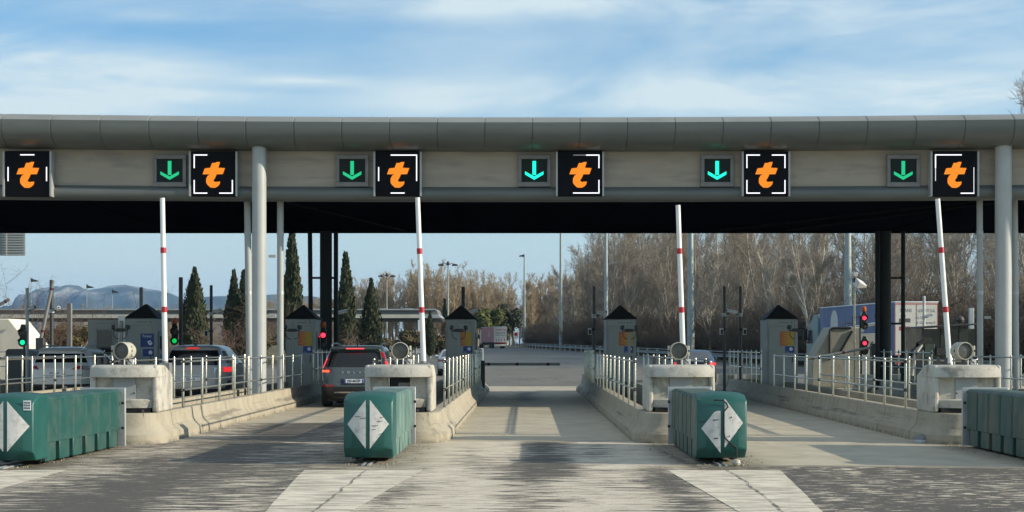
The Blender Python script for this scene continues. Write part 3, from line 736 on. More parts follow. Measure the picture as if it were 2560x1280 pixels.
# ---- green crash cushions
def cushion(x, y0, hw, label, m_nose, m_side, broken=False, sticker=False, yaw=0, toptone=None):
    root = thing('crash_cushion', label, 'crash cushion', (x, y0, 0), rz=yaw, group='green plastic crash cushions')
    L = 4.1; n = 12
    # nose: bulged face, rounded top
    prof = [(.62,.09),(.13,.09),(.05,.17),(.0,.235),(.0,.82),(.025,.875),(.09,.94),(.20,.985),(.60,1.0),(.62,.99)]
    rows = []
    for k in range(n+1):
        q = -1+2*k/n; e = 1-.06*abs(q)**10
        row = []
        for (a, h) in prof:
            bulge = .07*q*q if a < .3 else 0
            crown = -.03*q*q if h > .9 else (.06*q*q-.03 if .8 < h < .9 else (-.07*q*q+.03 if .2 < h < .3 else 0))
            row.append((q*hw, a+bulge, h+crown))
        rows.append(row)
    b = MB(); b.loft(rows); b.build('nose', m_nose, root, bevel=.022, angle=40, seg=3)
    # ribbed body
    hb = hw-.035
    for s in (-1, 1):
        ys_ = [.60]; xs_ = [s*(hb-.03)]
        seg = (L-.75)/6
        for k in range(6):
            a = .66+k*seg
            ys_ += [a, a+.035, a+seg-.055, a+seg-.02]; xs_ += [s*(hb-.045), s*hb, s*hb, s*(hb-.045)]
        ys_.append(L-.05); xs_.append(s*(hb-.03))
        rows = [[(xs_[i]*(1 if z < .8 else .97), ys_[i], z) for i in range(len(ys_))] for z in (.30, .32, .86, .90)]
        bb = MB(); bb.grid(rows)
        bb.build('side_panel', m_side, root, angle=25)
        # skirt with slots
        for k in range(6):
            a = .66+k*seg
            MB().box(min(s*(hb-.10), s*(hb-.012)), max(s*(hb-.10), s*(hb-.012)), a, a+seg-.16, .035, .302).build('skirt', m_side, root, bevel=.012)
            if k < 5: pass
        MB().box(min(s*(hb-.11), s*(hb-.07)), max(s*(hb-.11), s*(hb-.07)), .62, L-.05, .03, .31).build('skirt_back', M['shadowgap'], root)
    b = MB(); b.prism([(-hb*.96,.895),(-hb*.80,.935),(hb*.80,.935),(hb*.96,.895),(hb*.9,.86),(-hb*.9,.86)], 'y', .62, L-.05); b.build('lid', m_side, root, bevel=.01)
    b = MB(); b.box(-hw-.01, hw+.01, L-.05, L+.01, .02, .96); b.build('back_plate', M['platezinc'], root, bevel=.006)
    for s in (-1, 1):
        for z in (.32, .72):
            MB().tube((s*(hw-.01), L-.17, z), (s*(hw+.03), L-.17, z), .022, n=10).build('bolt', M['black'], root)
    # diamond of two reflective triangles
    dz, dw, dh, gap = .56, .285 if hw < .35 else .31, .335, .028
    def face_y(xx): return .07*(xx/hw)**2 - .006
    for s in (-1, 1):
        dzz = dz + (-.055 if (broken and s < 0) else .02 if broken else 0)
        kx = 0
        rows = []
        for k in range(7):
            q = k/6; xx = s*(gap + (dw-gap)*q) + kx; hh = dh*(1-q)+.001
            if broken and s < 0: top = min(hh, dh*.72)
            else: top = hh
            rows.append([(xx, face_y(xx), dzz-hh), (xx, face_y(xx), dzz+top)])
        back = [[(p[0], p[1]+.0045, p[2]) for p in r_] for r_ in rows]
        ring = [[r_[0], r_[1], b_[1], b_[0]] for r_, b_ in zip(rows, back)]
        MB().loft(ring).build('reflector', M['reflect'], root, smooth=False)
    r_ = random.Random(int(abs(x)*100))
    if broken:
        pts = [(-.12,.895),(0,.89),(.05,.855),(.075,.80),(.02,.74),(.012,.60),(.018,.45),(.03,.38),(.10,.31),(.19,.24),(.195,.12)]
        MB().path([(a, face_y(a)-.001, h) for a, h in pts], .0105, 6).build('crack', M['shadowgap'], root)
        for a, h, l in ((-.10,.62,.035),(-.28,.60,.04),(-.09,.37,.03)):
            MB().path([(a-l, face_y(a)-.008, h), (a+l, face_y(a)-.008, h+.004)], .007, 6).build('scratch', M['scratch'], root)
        for a, h in ((.12,.66),(.23,.49),(.09,.40)):
            MB().lathe([(.010,-.006),(.010,.0)], c=(a, face_y(a)-.003, h), axis='y', n=8).build('rivet', M['black'], root)
    elif not sticker:
        for k in range(7):
            a = r_.choice((-1,1))*r_.uniform(.05,.2); h = .56+r_.uniform(-.14,.14); l = r_.uniform(.015,.045)
            MB().path([(a-l, face_y(a)-.0062, h-r_.uniform(-.01,.02)), (a+l, face_y(a)-.0062, h)], .0032, 5).build('scratch', M['scratch'], root)
    for s in (-.05, .03):
        MB().box(s-.02, s+.012, -.18, .5, .004, .025).build('rail', M['galv'], root)
    if sticker:
        MB().box(.235, .335, .026, .034, .775, .905).build('sticker', M['paper'], root)
        for k, z in enumerate((.875, .84, .803)):
            text('PENAB', .033, M['ink'], root, 'sticker_text', (.285, .0255, z), sx=.85, bold=.0006)
    return root
cushion(-6.95, 19.75, .355, 'green crash cushion with a small sticker beside its diamond, cut by the left edge', M['tealNose'], M['tealA'], sticker=True, yaw=R(-2.0))
cushion(-2.17, 20.3, .34, 'green crash cushion with a scratched white diamond, in front of the grey SUV', M['tealNose'], M['tealScuff'])
cushion(2.69, 20.25, .345, 'broken green crash cushion whose white diamond is split by a crack', M['tealNose'], M['tealDull'], broken=True)
cushion(7.42, 19.85, .36, 'dull green ribbed crash cushion cut by the right edge of the view', M['tealNose'], M['tealDull'])
# loose gravel round the cushions
b = MB(); r_ = random.Random(4)
for (cx_, y0) in ((-7.03,19.8),(-2.17,20.3),(2.69,20.25),(7.42,19.9)):
    for k in range(420):
        s = r_.choice((-1,1)); q = r_.random()
        if q < .72: px_, py_ = cx_+s*(.31+abs(r_.gauss(0,.16))), y0+r_.uniform(.1,4.6)
        else: px_, py_ = cx_+r_.uniform(-.36,.36), y0+.15-abs(r_.gauss(0,.22))
        g = .004+.016*r_.random()**2.5
        b.add([(px_+g*math.cos(a), py_+g*math.sin(a), .003) for a in (0,1.6,3.1,4.7)] + [(px_+g*.2, py_, g*1.1)], [(0,1,4),(1,2,4),(2,3,4),(3,0,4)])
tag(b.build('loose_gravel', mat('pale_gravel', (.25,.23,.18), .95, 0, .4, 30, world=True), smooth=False), 'loose gravel and grit gathered at the foot of the crash cushions', 'gravel', kind='stuff')
tag(MB().lathe([(.0,0),(.045,.015),(.058,.045),(.045,.085),(.0,.1)], c=(2.86, 20.12, 0), n=14).build('stone', M['cabinet']), 'round pale stone at the foot of the broken crash cushion', 'stone')

# ---- booths
def poster_mat():
    m, t, b = base('orange_yellow_poster'); tc = t.n('ShaderNodeTexCoord'); x, y, z = t.sep(tc.outputs['Object'])
    c = t.mix(t.ss(x, -.15, .14), (.50,.115,.02), (.52,.34,.035)); t.set(b.inputs['Base Color'], c); b.inputs['Roughness'].default_value = .5
    return m
M['poster'] = poster_mat()
M['posterink'] = mat('poster_pale_ink', (.62,.36,.16), .6)
def booth(c, px, Y0, label, poster=True, ticket=False, flip=1, post=True, sx=1):
    x = wx(px, Y0)
    root = thing('toll_booth', label, 'toll booth', (x, Y0, .06), group='grey toll machine booths with black pyramid roofs')
    hw = .46; zt = 2.39
    MB().box(-hw, hw, 0, 1.35, 0, zt).build('body', M['booth'], root, bevel=.03)
    MB().box(-hw+.045, hw-.10, -.018, -.001, .08, zt-.22).build('door', M['boothtrim'], root, bevel=.008)
    MB().box(-hw+.055, hw-.11, -.026, -.0185, .09, zt-.23).build('door_panel', M['booth'], root, bevel=.006)
    # pyramid roof
    e = .05; b = MB(); b.add([(-hw-e,-e,zt+.002),(hw+e,-e,zt+.002),(hw+e,1.35+e,zt+.002),(-hw-e,1.35+e,zt+.002),(-.02,.6,zt+.44),(.02,.6,zt+.44),(.02,.75,zt+.44),(-.02,.75,zt+.44)],
        [(3,2,1,0),(4,5,6,7),(0,1,5,4),(1,2,6,5),(2,3,7,6),(3,0,4,7)]); b.build('roof', M['boothroof'], root, smooth=False)
    MB().box(-.10, .20, -.006, -.001, zt-.12, zt-.108).build('logo_line', M['postdark'], root)
    lg = MB().prism([(-.035,0),(0,.035),(.035,0),(0,-.035),(-.01,-.02),(.014,0),(-.005,.018)], 'y', -.006, -.001).build('logo', M['postdark'], root); lg.location = (.29, 0, zt-.11)
    if poster:
        p = MB().box(-.20, .22, -.004, .004, -.215, .215).build('poster', M['poster'], root, smooth=False); p.location = (.135, -.032, 1.78)
        for k in range(7):
            l = (.30, .24, .27, .18, .30, .22, .12)[k]
            q = MB().box(-.16, -.16+l, -.0065, -.0042, .15-k*.052, .162-k*.052).build('poster_line', M['posterink'], p, smooth=False)
        MB().box(.09, .37, -.034, -.0265, 1.34, 1.545).build('sticker', M['blue'], root)
        MB().lathe([(.055,0),(.055,.003)], c=(.27, -.0385, 1.46), axis='y', n=16).build('sticker_mark', M['paper'], root)
        MB().box(.12, .2, -.0375, -.0345, 1.36, 1.372).build('sticker_line', M['paper'], root)
    if ticket:
        MB().box(.0, .40, -.034, -.0265, 1.52, 1.93).build('ticket_sign', M['blue'], root)
        text('Ticket', .115, M['paper'], root, 'ticket_text', (.19, -.036, 1.85), bold=.0)
        tk = MB().prism([(-.07,.03),(.03,.07),(.09,-.03),(.04,-.09),(-.02,-.06)], 'y', -.004, 0).build('ticket_symbol', M['paper'], root); tk.location = (.27, -.0345, 1.66)
        MB().lathe([(.022,0),(.022,.002)], c=(.29, -.0408, 1.66), axis='y', n=12).build('ticket_hole', M['blue'], root)
        MB().box(.07, .40, -.034, -.0265, 1.24, 1.47).build('sticker', M['blue'], root)
        MB().lathe([(.05,0),(.06,.003)], c=(.30, -.0385, 1.36), axis='y', n=16).build('sticker_mark', M['paper'], root)
    MB().box(.30, .325, -.06, -.0265, 1.05, 1.25).build('door_handle', M['black'], root, bevel=.005)
    MB().box(hw+.001, hw+.03, .25, .95, .75, 2.0).build('machine_panel', M['postgrey'], root, bevel=.01)
    MB().box(hw+.0305, hw+.036, .35, .8, 1.45, 1.85).build('machine_screen', M['glass'], root)
    MB().box(hw+.0305, hw+.036, .35, .8, .95, 1.3).build('machine_label', M['blue'], root)
    return root
booth('Z', 352, 44.6, 'grey toll booth with the blue Ticket sign on its door', poster=False, ticket=True)
booth('A', 751, 45.6, 'grey toll booth with an orange poster, between the pale column and the grey SUV')
booth('B', 1151, 46.2, 'grey toll booth with a yellow poster, left of the open centre lane')
booth('C', 1553, 46.0, 'grey toll booth with an orange and yellow poster, right of the open centre lane')
booth('D', 1955, 45.6, 'grey toll booth with an orange poster, left of the blue lorry')

# twin sensor posts in front of the booths
def sensor_post(px, Y0, label, wide=False):
    x = wx(px, Y0)
    root = thing('sensor_post', label, 'sensor post', (x, Y0, .06), group='sensor posts in front of the booths')
    if wide: MB().box(-.10, .10, .05, .075, 0, 2.44).build('backing_board', M['white'], root)
    MB().box(-.045, .045, -.045, .045, 0, 2.30).build('post', M['boothtrim'], root, bevel=.01)
    MB().box(-.13, .13, -.10, -.046, 1.98, 2.07).build('cross_box', M['black'], root, bevel=.01)
    for s in (-1, 1):
        MB().box(min(s*.13, s*.22), max(s*.13, s*.22), -.09, -.05, 1.99, 2.04).build('arm', M['black'], root)
        b = MB().box(-.05, .05, -.08, .04, -.05, .06).build('sensor', M['postdark'], root, bevel=.012); b.location = (s*.22, -.06, 2.10); b.rotation_euler = (R(-15), 0, R(s*-20))
        MB().path([(s*.20, -.08, 1.98), (s*.19, -.1, 1.86), (s*.13, -.09, 1.78), (s*.05, -.06, 1.76)], .012, 6).build('cable', M['cable'], root)
    return root
sensor_post(303, 43.4, 'twin sensor post on a white board, left of the Ticket sign', True)
sensor_post(732, 44.2, 'twin sensor post before the booth nearest the pale column')
sensor_post(1147, 44.6, 'twin sensor post before the booth left of the open centre lane')
sensor_post(1573, 44.6, 'twin sensor post before the booth right of the open centre lane')
sensor_post(1990, 43.6, 'twin sensor post before the booth nearest the blue lorry')

# grey cabin left of the ticket booth
Y0 = 45.2; root = thing('service_cabin', 'low grey cabin with one dark window, left of the Ticket booth', 'cabin', (wx(262, Y0), Y0, .06))
MB().box(-.52, .50, 0, 1.5, 0, 2.36).build('body', M['booth'], root, bevel=.02)
MB().box(-.44, .42, -.02, -.001, .1, 2.24).build('door', M['boothtrim'], root, bevel=.01)
MB().box(-.43, .41, -.026, -.021, .11, 2.23).build('door_panel', M['booth'], root)
MB().box(-.23, .23, -.034, -.0265, 1.32, 2.04).build('window', M['glass'], root)
for q in ((-.27,.27,2.041,2.08),(-.27,.27,1.28,1.319)):
    MB().box(q[0], q[1], -.04, -.0265, q[2], q[3]).build('window_frame', M['boothtrim'], root)
for s in (-1, 1): MB().box(min(s*.231,s*.27), max(s*.231,s*.27), -.04, -.0265, 1.32, 2.04).build('window_frame', M['boothtrim'], root)

# damage on the kerb of the right-hand island
bp = thing('kerb_fender', 'round dark fender at the foot of the right-hand kerb', 'kerb fender', (6.66, 24.95, .0))
MB().lathe([(.0,.0),(.10,.0),(.135,.05),(.12,.10),(.06,.135),(0,.14)], n=20).build('cap', M['postgrey'], bp)
MB().lathe([(.145,.0),(.15,.03),(.138,.055),(.13,.03)], n=20).build('ring', M['galv'], bp)
# ================================================================== cars
class Shell:
    """car body as a stack of rounded outlines: z, rear y, front y, half width"""
    def __init__(s, sl, n=5.0): s.sl = sl; s.n = n; s.z = [q[0] for q in sl]
    def at(s, z): return [float(np.interp(z, s.z, [q[k] for q in s.sl])) for k in (1, 2, 3)]
    def P(s, t, z, off=0):
        yr, yf, hw = s.at(z); hw += off; yr -= off; yf += off; e = 2/s.n
        c, d = math.cos(t), math.sin(t)
        return (hw*math.copysign(abs(c)**e, c), (yr+yf)/2 + (yf-yr)/2*math.copysign(abs(d)**e, d), z)
    def tr(s, xf):                      # angle on the rear face at a fraction of the half width
        return -math.acos(max(-1, min(1, math.copysign(abs(xf)**(s.n/2), xf))))
    def ts(s, y, z, side):              # angle on a side at a distance y from the tail
        yr, yf, hw = s.at(z); q = (y-(yr+yf)/2)/((yf-yr)/2); q = max(-.999, min(.999, q))
        a = math.asin(math.copysign(abs(q)**(s.n/2), q))
        return a if side > 0 else math.pi - a
    def shell(s, name, m, root, zs=None, N=72):
        zs = zs or s.z
        rings = [[s.P(2*math.pi*k/N, z) for k in range(N)] for z in zs]
        return MB().loft(rings).build(name, m, root, angle=32)
    def patch(s, name, m, root, c, off=.006, nu=12, nv=6):
        """c: four corners (t, z) in order bottom-left, bottom-right, top-right, top-left"""
        rows = []
        for j in range(nv+1):
            v = j/nv; row = []
            for i in range(nu+1):
                u = i/nu
                tt = (c[0][0]*(1-u)+c[1][0]*u)*(1-v) + (c[3][0]*(1-u)+c[2][0]*u)*v
                z = (c[0][1]*(1-u)+c[1][1]*u)*(1-v) + (c[3][1]*(1-u)+c[2][1]*u)*v
                row.append(s.P(tt, z, off))
            rows.append(row)
        back = [[tuple(p) for p in r] for r in rows]
        return MB().grid(rows).build(name, m, root, angle=60)
    def rear(s, name, m, root, x0, x1, z0, z1, tx0=None, tx1=None, off=.006, **k):
        tx0 = x0 if tx0 is None else tx0; tx1 = x1 if tx1 is None else tx1
        return s.patch(name, m, root, [(s.tr(x0), z0), (s.tr(x1), z0), (s.tr(tx1), z1), (s.tr(tx0), z1)], off, **k)
    def side(s, name, m, root, sd, y0, y1, z0, z1, ty0=None, ty1=None, off=.006, **k):
        ty0 = y0 if ty0 is None else ty0; ty1 = y1 if ty1 is None else ty1
        return s.patch(name, m, root, [(s.ts(y0, z0, sd), z0), (s.ts(y1, z0, sd), z0), (s.ts(ty1, z1, sd), z1), (s.ts(ty0, z1, sd), z1)], off, **k)
def wheels(root, ya, yb, hw, r=.34, wd=.22):
    for y in (ya, yb):
        for s in (-1, 1):
            w_ = MB(); rings = []
            for dx, rr in ((0,r*.7),(.0,r*.93),(.03,r),(wd-.03,r),(wd,r*.93),(wd,r*.7)):
                rings.append([(s*(hw-dx), y+rr*math.cos(2*math.pi*k/28), r+rr*math.sin(2*math.pi*k/28)) for k in range(28)])
            w_.loft(rings); wh = w_.build('wheel', M['tyre'], root)
            MB().loft([[(s*(hw-dx), y+rr*math.cos(2*math.pi*k/20), r+rr*math.sin(2*math.pi*k/20)) for k in range(20)] for dx, rr in ((-.004, .0), (-.004, r*.25), (.02, r*.62), (.02, r*.69))], False, False).build('rim', M['rim'], wh)
def mirror(root, m, hw, y, z):
    for s in (-1, 1):
        b = MB(); b.loft([[(s*(hw+dx), y+dy*math.cos(a), z+dz*math.sin(a)) for a in np.linspace(0, 2*math.pi, 13)[:-1]] for dx, dy, dz in ((-.03,.03,.03),(.04,.06,.05),(.10,.08,.085),(.19,.075,.08),(.22,.04,.05))])
        b.build('wing_mirror', m, root)
def plate(root, y, z, body, sx=.5, letters_h=.088, blue=True, nm='number_plate', xc=0):
    p = MB().box(-.26, .26, -.012, .0, -.055, .055).build(nm, M['plate'], root, bevel=.004); p.location = (xc, y, z)
    if blue:
        for s in (-1, 1): MB().box(min(s*.215,s*.258), max(s*.215,s*.258), -.0145, -.0122, -.05, .05).build('plate_band', M['plateblue'], p)
    text(body, letters_h, M['ink'], p, 'plate_text', (0, -.0135, 0), sx=.82, bold=.0015)
    return p

def suv_grey(X, Y):
    root = thing('car', 'dark grey SUV with lit brake lights stopped at the red light', 'car', (X, Y, 0))
    S = Shell([(.24,.16,4.2,.78),(.32,.05,4.3,.87),(.44,.0,4.4,.915),(.60,.0,4.42,.93),(.66,.02,4.42,.932),(.70,.055,4.42,.932),(.92,.09,4.36,.93),(1.00,.10,4.25,.925),(1.03,.115,3.35,.905),(1.08,.14,3.2,.89),(1.30,.27,2.8,.815),(1.46,.37,2.45,.755),(1.55,.44,2.3,.715),(1.60,.52,2.1,.66),(1.63,.75,1.8,.50),(1.638,1.0,1.6,.2)], 5.5)
    S.shell('body', M['p_grey'], root)
    S.rear('bumper', M['black'], root, -.97, .97, .27, .56, off=.012)
    S.rear('skid_plate', M['chrome'], root, -.55, .55, .385, .425, off=.022)
    S.rear('rear_window', M['glass'], root, -.80, .80, 1.07, 1.475, -.84, .84, off=.008)
    b = MB(); b.loft([[(x, .34+.05*(x/.7)**2, 1.57), (x, .30+.05*(x/.7)**2, 1.535), (x, .46, 1.50), (x, .62, 1.585)] for x in np.linspace(-.66, .66, 9)]); sp = b.build('spoiler', M['p_grey'], root)
    MB().box(-.235, .235, .282, .297, 1.537, 1.562).build('brake_light', M['brake'], root)
    for s in (-1, 1):
        a, b_ = (-.985, -.66) if s < 0 else (.66, .985)
        tl = S.rear('tail_light', M['tail'], root, a, b_, .91, 1.03, off=.012)
        a, b_ = (-.975, -.70) if s < 0 else (.70, .975)
        S.rear('lamp_glow', M['tailhot'] if s < 0 else M['taillit'], tl, a, b_, .93, .985, off=.017)
        a, b_, c, d = (-.985, -.90, -.93, -.86) if s < 0 else (.90, .985, .86, .93)
        tt = S.rear('tail_light', M['tail'], root, a, b_, 1.03, 1.45, c, d, off=.013)
        S.rear('lamp_glow', M['taillit'], tt, a*(1 if s>0 else 1)+.01, b_-.01, 1.04, 1.30, c+.012 if s<0 else c, d if s<0 else d-.012, off=.018)
        a, b_ = (-.93, -.55) if s < 0 else (.55, .93)
        S.rear('reflector', M['tail'], root, a, b_, .55, .61, off=.016)
        S.side('side_window', M['skyglass'], root, s, 2.05, 2.95, 1.06, 1.47, 1.95, 2.5)
        S.side('side_window', M['skyglass'], root, s, 1.05, 1.97, 1.06, 1.47, 1.08, 1.87)
        S.side('side_window', M['skyglass'], root, s, .55, .96, 1.14, 1.44, .72, 1.0)
        MB().path([(s*.655, .62, 1.61), (s*.66, .72, 1.675), (s*.655, 1.6, 1.69), (s*.63, 2.2, 1.655), (s*.62, 2.3, 1.60)], .02, 8).build('roof_rail', M['galv'], root)
    S.rear('window_sill', M['black'], root, -.36, .36, .60, .76, -.36, .36, off=.010)
    plate(root, .018, .70, 'FW-462-EP')
    for k, ch in enumerate('VOLVO'):
        text(ch, .072, M['chrome'], root, 'badge_letter', (-.30+.15*k, .078, .925), sx=1.3, bold=.002)
    b = MB(); b.path([(-.05,.24,1.12),(.2,.265,1.15),(.34,.285,1.13)], .010, 6); b.build('wiper', M['black'], root)
    b = MB(); b.path([(0,.75,1.63),(0,.70,1.69),(0,.85,1.64)], .014, 6); b.build('aerial', M['black'], root)
    MB().box(-.72,.72,.25,4.1,.16,.26).build('underbody', M['shadowgap'], root)
    MB().tube((.50,.02,.30),(.50,.3,.30),.035).build('exhaust', M['chrome'], root)
    wheels(root, .86, 3.55, .925, .36, .235); mirror(root, M['p_grey'], .90, 2.95, 1.12)
def mpv_silver(X, Y):
    root = thing('car', 'silver people carrier with one red tail light showing, at the green light', 'car', (X, Y, 0))
    S = Shell([(.22,.14,4.1,.76),(.30,.05,4.25,.86),(.42,.0,4.32,.905),(.62,.0,4.36,.918),(.70,.03,4.35,.92),(.98,.06,4.2,.915),(1.02,.07,4.0,.91),(1.06,.085,3.75,.895),(1.12,.11,3.6,.88),(1.34,.20,2.9,.80),(1.50,.28,2.5,.735),(1.57,.34,2.35,.69),(1.62,.45,2.1,.60),(1.645,.75,1.7,.42),(1.652,1.0,1.4,.15)], 4.5)
    S.shell('body', M['p_silver'], root)
    S.rear('bumper', M['black'], root, -.96, .96, .24, .44, off=.012)
    S.rear('rear_window', M['glass'], root, -.86, .86, 1.09, 1.50, -.88, .88, off=.008, nu=18)
    MB().box(-.17, .17, .255, .275, 1.545, 1.575).build('brake_light', M['taillit'], root)
    for s in (-1, 1):
        a, b_ = (-.99, -.88) if s < 0 else (.88, .99)
        S.rear('tail_light', M['taillit'] if s > 0 else M['tail'], root, a, b_, .90, 1.03, off=.012)
        a, b_ = (-.87, -.66) if s < 0 else (.66, .87)
        S.rear('lamp_lens', M['clearlens'], root, a, b_, .90, 1.02, off=.012)
        S.side('side_window', M['skyglass'], root, s, 2.1, 3.25, 1.10, 1.49, 2.0, 2.6)
        S.side('side_window', M['skyglass'], root, s, 1.05, 2.0, 1.10, 1.49, 1.0, 1.92)
        S.side('side_window', M['skyglass'], root, s, .45, .96, 1.14, 1.48, .55, .92)
    S.rear('rear_panel', M['clearlens'], root, -.5, .5, .79, .82, off=.012)
    plate(root, .008, .70, 'DS-2  R', blue=False)
    b = MB(); b.path([(0,.52,1.62),(0,.50,1.70),(0,.70,1.64)], .016, 6); b.build('aerial', M['black'], root)
    b = MB(); b.path([(-.02,.16,1.13),(.2,.19,1.15),(.36,.20,1.13)], .010, 6); b.build('wiper', M['black'], root)
    MB().box(-.7,.7,.22,4.0,.15,.24).build('underbody', M['shadowgap'], root)
    wheels(root, .85, 3.5, .915, .335, .215); mirror(root, M['p_silver'], .89, 3.1, 1.13)
def crossover_white(X, Y, rz=0):
    root = thing('car', 'white crossover seen from behind at the far left, at the green light', 'car', (X, Y, 0), rz)
    S = Shell([(.24,.16,4.1,.76),(.34,.05,4.25,.86),(.46,.0,4.33,.895),(.62,.0,4.37,.903),(.72,.04,4.36,.905),(.86,.05,4.3,.903),(.98,.06,4.18,.90),(1.02,.09,3.7,.895),(1.08,.14,3.45,.88),(1.28,.30,3.0,.80),(1.42,.42,2.6,.745),(1.50,.50,2.4,.70),(1.555,.62,2.15,.62),(1.585,.85,1.8,.45),(1.592,1.05,1.5,.15)], 4.5)
    S.shell('body', M['p_white'], root)
    S.rear('bumper', M['black'], root, -.985, .985, .26, .54, off=.012)
    S.rear('rear_window', M['glass'], root, -.90, .90, 1.15, 1.40, -.86, .86, off=.008, nu=18)
    b = MB(); b.loft([[(x, .45+.06*(x/.7)**2, 1.525), (x, .40+.06*(x/.7)**2, 1.49), (x, .55, 1.45), (x, .72, 1.54)] for x in np.linspace(-.64, .64, 9)]); b.build('spoiler', M['p_white'], root)
    for s in (-1, 1):
        a, b_, c, d = (-.999, -.50, -.999, -.62) if s < 0 else (.50, .999, .62, .999)
        tl = S.rear('tail_light', M['tail'], root, a, b_, .955, 1.05, c, d, off=.012)
        a, b_ = (-.93, -.80) if s < 0 else (.80, .93)
        S.rear('lamp_lens', M['clearlens'], tl, a, b_, .965, 1.035, off=.018)
        S.side('side_window', M['skyglass'], root, s, 2.1, 3.05, 1.08, 1.40, 2.0, 2.5)
        S.side('side_window', M['skyglass'], root, s, 1.05, 2.0, 1.08, 1.40, 1.0, 1.92)
        MB().path([(s*.62, .8, 1.57), (s*.625, .9, 1.625), (s*.61, 1.9, 1.625), (s*.60, 2.05, 1.57)], .018, 8).build('roof_rail', M['galv'], root)
    S.rear('plate_recess', M['p_white'], root, -.36, .36, .78, .92, off=.006)
    plate(root, .008, .85, 'DT-4  AT', blue=False)
    MB().box(-.7,.7,.25,4.0,.16,.26).build('underbody', M['shadowgap'], root)
    wheels(root, .85, 3.5, .90, .345, .22); mirror(root, M['black'], .885, 2.9, 1.11)
def saloon(X, Y, m, label, rz, lit=True):
    root = thing('car', label, 'car', (X, Y, ground_z(Y)), rz)
    S = Shell([(.20,.14,4.5,.76),(.28,.04,4.65,.86),(.40,.0,4.7,.90),(.60,.0,4.72,.91),(.80,.03,4.65,.905),(.90,.04,4.3,.90),(.96,.06,4.1,.89),(.98,.10,3.5,.88),(1.0,.40,3.4,.86),(1.10,.62,3.15,.82),(1.28,1.02,2.7,.72),(1.36,1.25,2.45,.66),(1.41,1.5,2.2,.52),(1.425,1.7,2.0,.3)], 4.8)
    S.shell('body', m, root)
    S.rear('bumper', M['black'], root, -.9, .9, .22, .38, off=.012)
    S.rear('rear_window', M['skyglass'], root, -.82, .82, 1.02, 1.33, -.80, .80, off=.008)
    for s in (-1, 1):
        a, b_ = (-.995, -.62) if s < 0 else (.62, .995)
        S.rear('tail_light', M['taillit'] if lit else M['tail'], root, a, b_, .76, .88, off=.012)
        S.side('side_window', M['glass'], root, s, 2.1, 3.0, 1.02, 1.33, 2.05, 2.5)
        S.side('side_window', M['glass'], root, s, 1.15, 2.0, 1.02, 1.33, 1.4, 1.95)
    plate(root, .002, .62, '', blue=True)
    MB().box(-.7,.7,.25,4.4,.13,.22).build('underbody', M['shadowgap'], root)
    wheels(root, .95, 3.8, .90, .33, .22); mirror(root, m, .87, 3.0, 1.02)
suv_grey(-4.50, 38.7)
mpv_silver(-9.20, 40.6)
crossover_white(-13.25, 41.6, R(-1.5))
saloon(7.38, 64, M['p_navy'], 'dark blue saloon driving off beyond the round lamp', R(-3))
saloon(-3.78, 78, M['p_white'], 'small white car mostly hidden behind the booth left of the open lane', R(2), False)

# ================================================================== lorries
def trailer(root, L, W, z0, z1, mside, mrear, mroof, x0=0):
    MB().box(-W/2, W/2, .03, L, z0, z1).build('trailer_body', mside, root, bevel=.03)
    MB().box(-W/2+.01, W/2-.01, -.01, .029, z0, z1-.01).build('rear_door', mrear, root)
    MB().box(-W/2-.02, W/2+.02, -.02, L+.02, z1+.002, z1+.07).build('trailer_roof', mroof, root, bevel=.02)
def axle_wheels(root, ys, W, r=.5):
    for y in ys:
        for s in (-1, 1):
            rings = []
            for dx, rr in ((0,r*.6),(0,r*.94),(.03,r),(.27,r),(.3,r*.9)):
                rings.append([(s*(W/2-.02-dx), y+rr*math.cos(2*math.pi*k/24), r+rr*math.sin(2*math.pi*k/24)) for k in range(24)])
            w_ = MB().loft(rings).build('wheel', M['tyre'], root)
            MB().loft([[(s*(W/2-.02-dx), y+rr*math.cos(2*math.pi*k/18), r+rr*math.sin(2*math.pi*k/18)) for k in range(18)] for dx, rr in ((-.0,.0),(.0,r*.2),(.06,r*.5),(.02,r*.59))], False, False).build('rim', M['galv'], w_)
def cab(root, y0, W, m, h=3.6):
    b = MB(); b.prism([(y0,.9),(y0+2.2,.55),(y0+2.38,.7),(y0+2.32,1.6),(y0+2.05,2.85),(y0+1.85,3.0),(y0+.9,h),(y0+.05,h+.05),(y0,3.0)], 'x', -W/2, W/2); c = b.build('cab', m, root, bevel=.06)
    for s in (-1, 1):
        xs = sorted((s*(W/2+.003), s*(W/2+.012)))
        MB().prism([(y0+1.05,1.75),(y0+2.2,1.72),(y0+1.98,2.6),(y0+1.05,2.62)], 'x', xs[0], xs[1]).build('side_window', M['skyglass'], c)
        xs = sorted((s*(W/2+.02), s*(W/2+.30)))
        MB().box(xs[0], xs[1], y0+2.1, y0+2.25, 1.95, 2.75).build('wing_mirror', M['black'], root, bevel=.04)
        MB().path([(s*W/2, y0+2.1, 2.85), (s*(W/2+.2), y0+2.2, 2.8)], .025, 6).build('mirror_arm', M['black'], root)
        MB().path([(s*W/2, y0+2.1, 1.75), (s*(W/2+.2), y0+2.2, 1.9)], .025, 6).build('mirror_arm', M['black'], root)
        xs = sorted((s*(W/2-.02), s*(W/2+.012)))
        MB().box(xs[0], xs[1], y0+.4, y0+1.0, .6, 1.2).build('step', M['black'], root, bevel=.02)
M['trailerblue'] = mat('blue_trailer_curtain', (.10,.125,.24), .5, 0, .10, 1.2, stretch=(1,1,.3), dirt=(.13,.15,.24), dirtk=.35)
M['trailerwhite'] = mat('white_trailer_door', (.56,.545,.49), .55, 0, .06, 1.0, dirt=(.42,.40,.35), dirtk=.4)
M['trailerred'] = mat('faded_red_trailer', (.33,.14,.14), .6, 0, .12, 1.2, dirt=(.30,.14,.13), dirtk=.4)
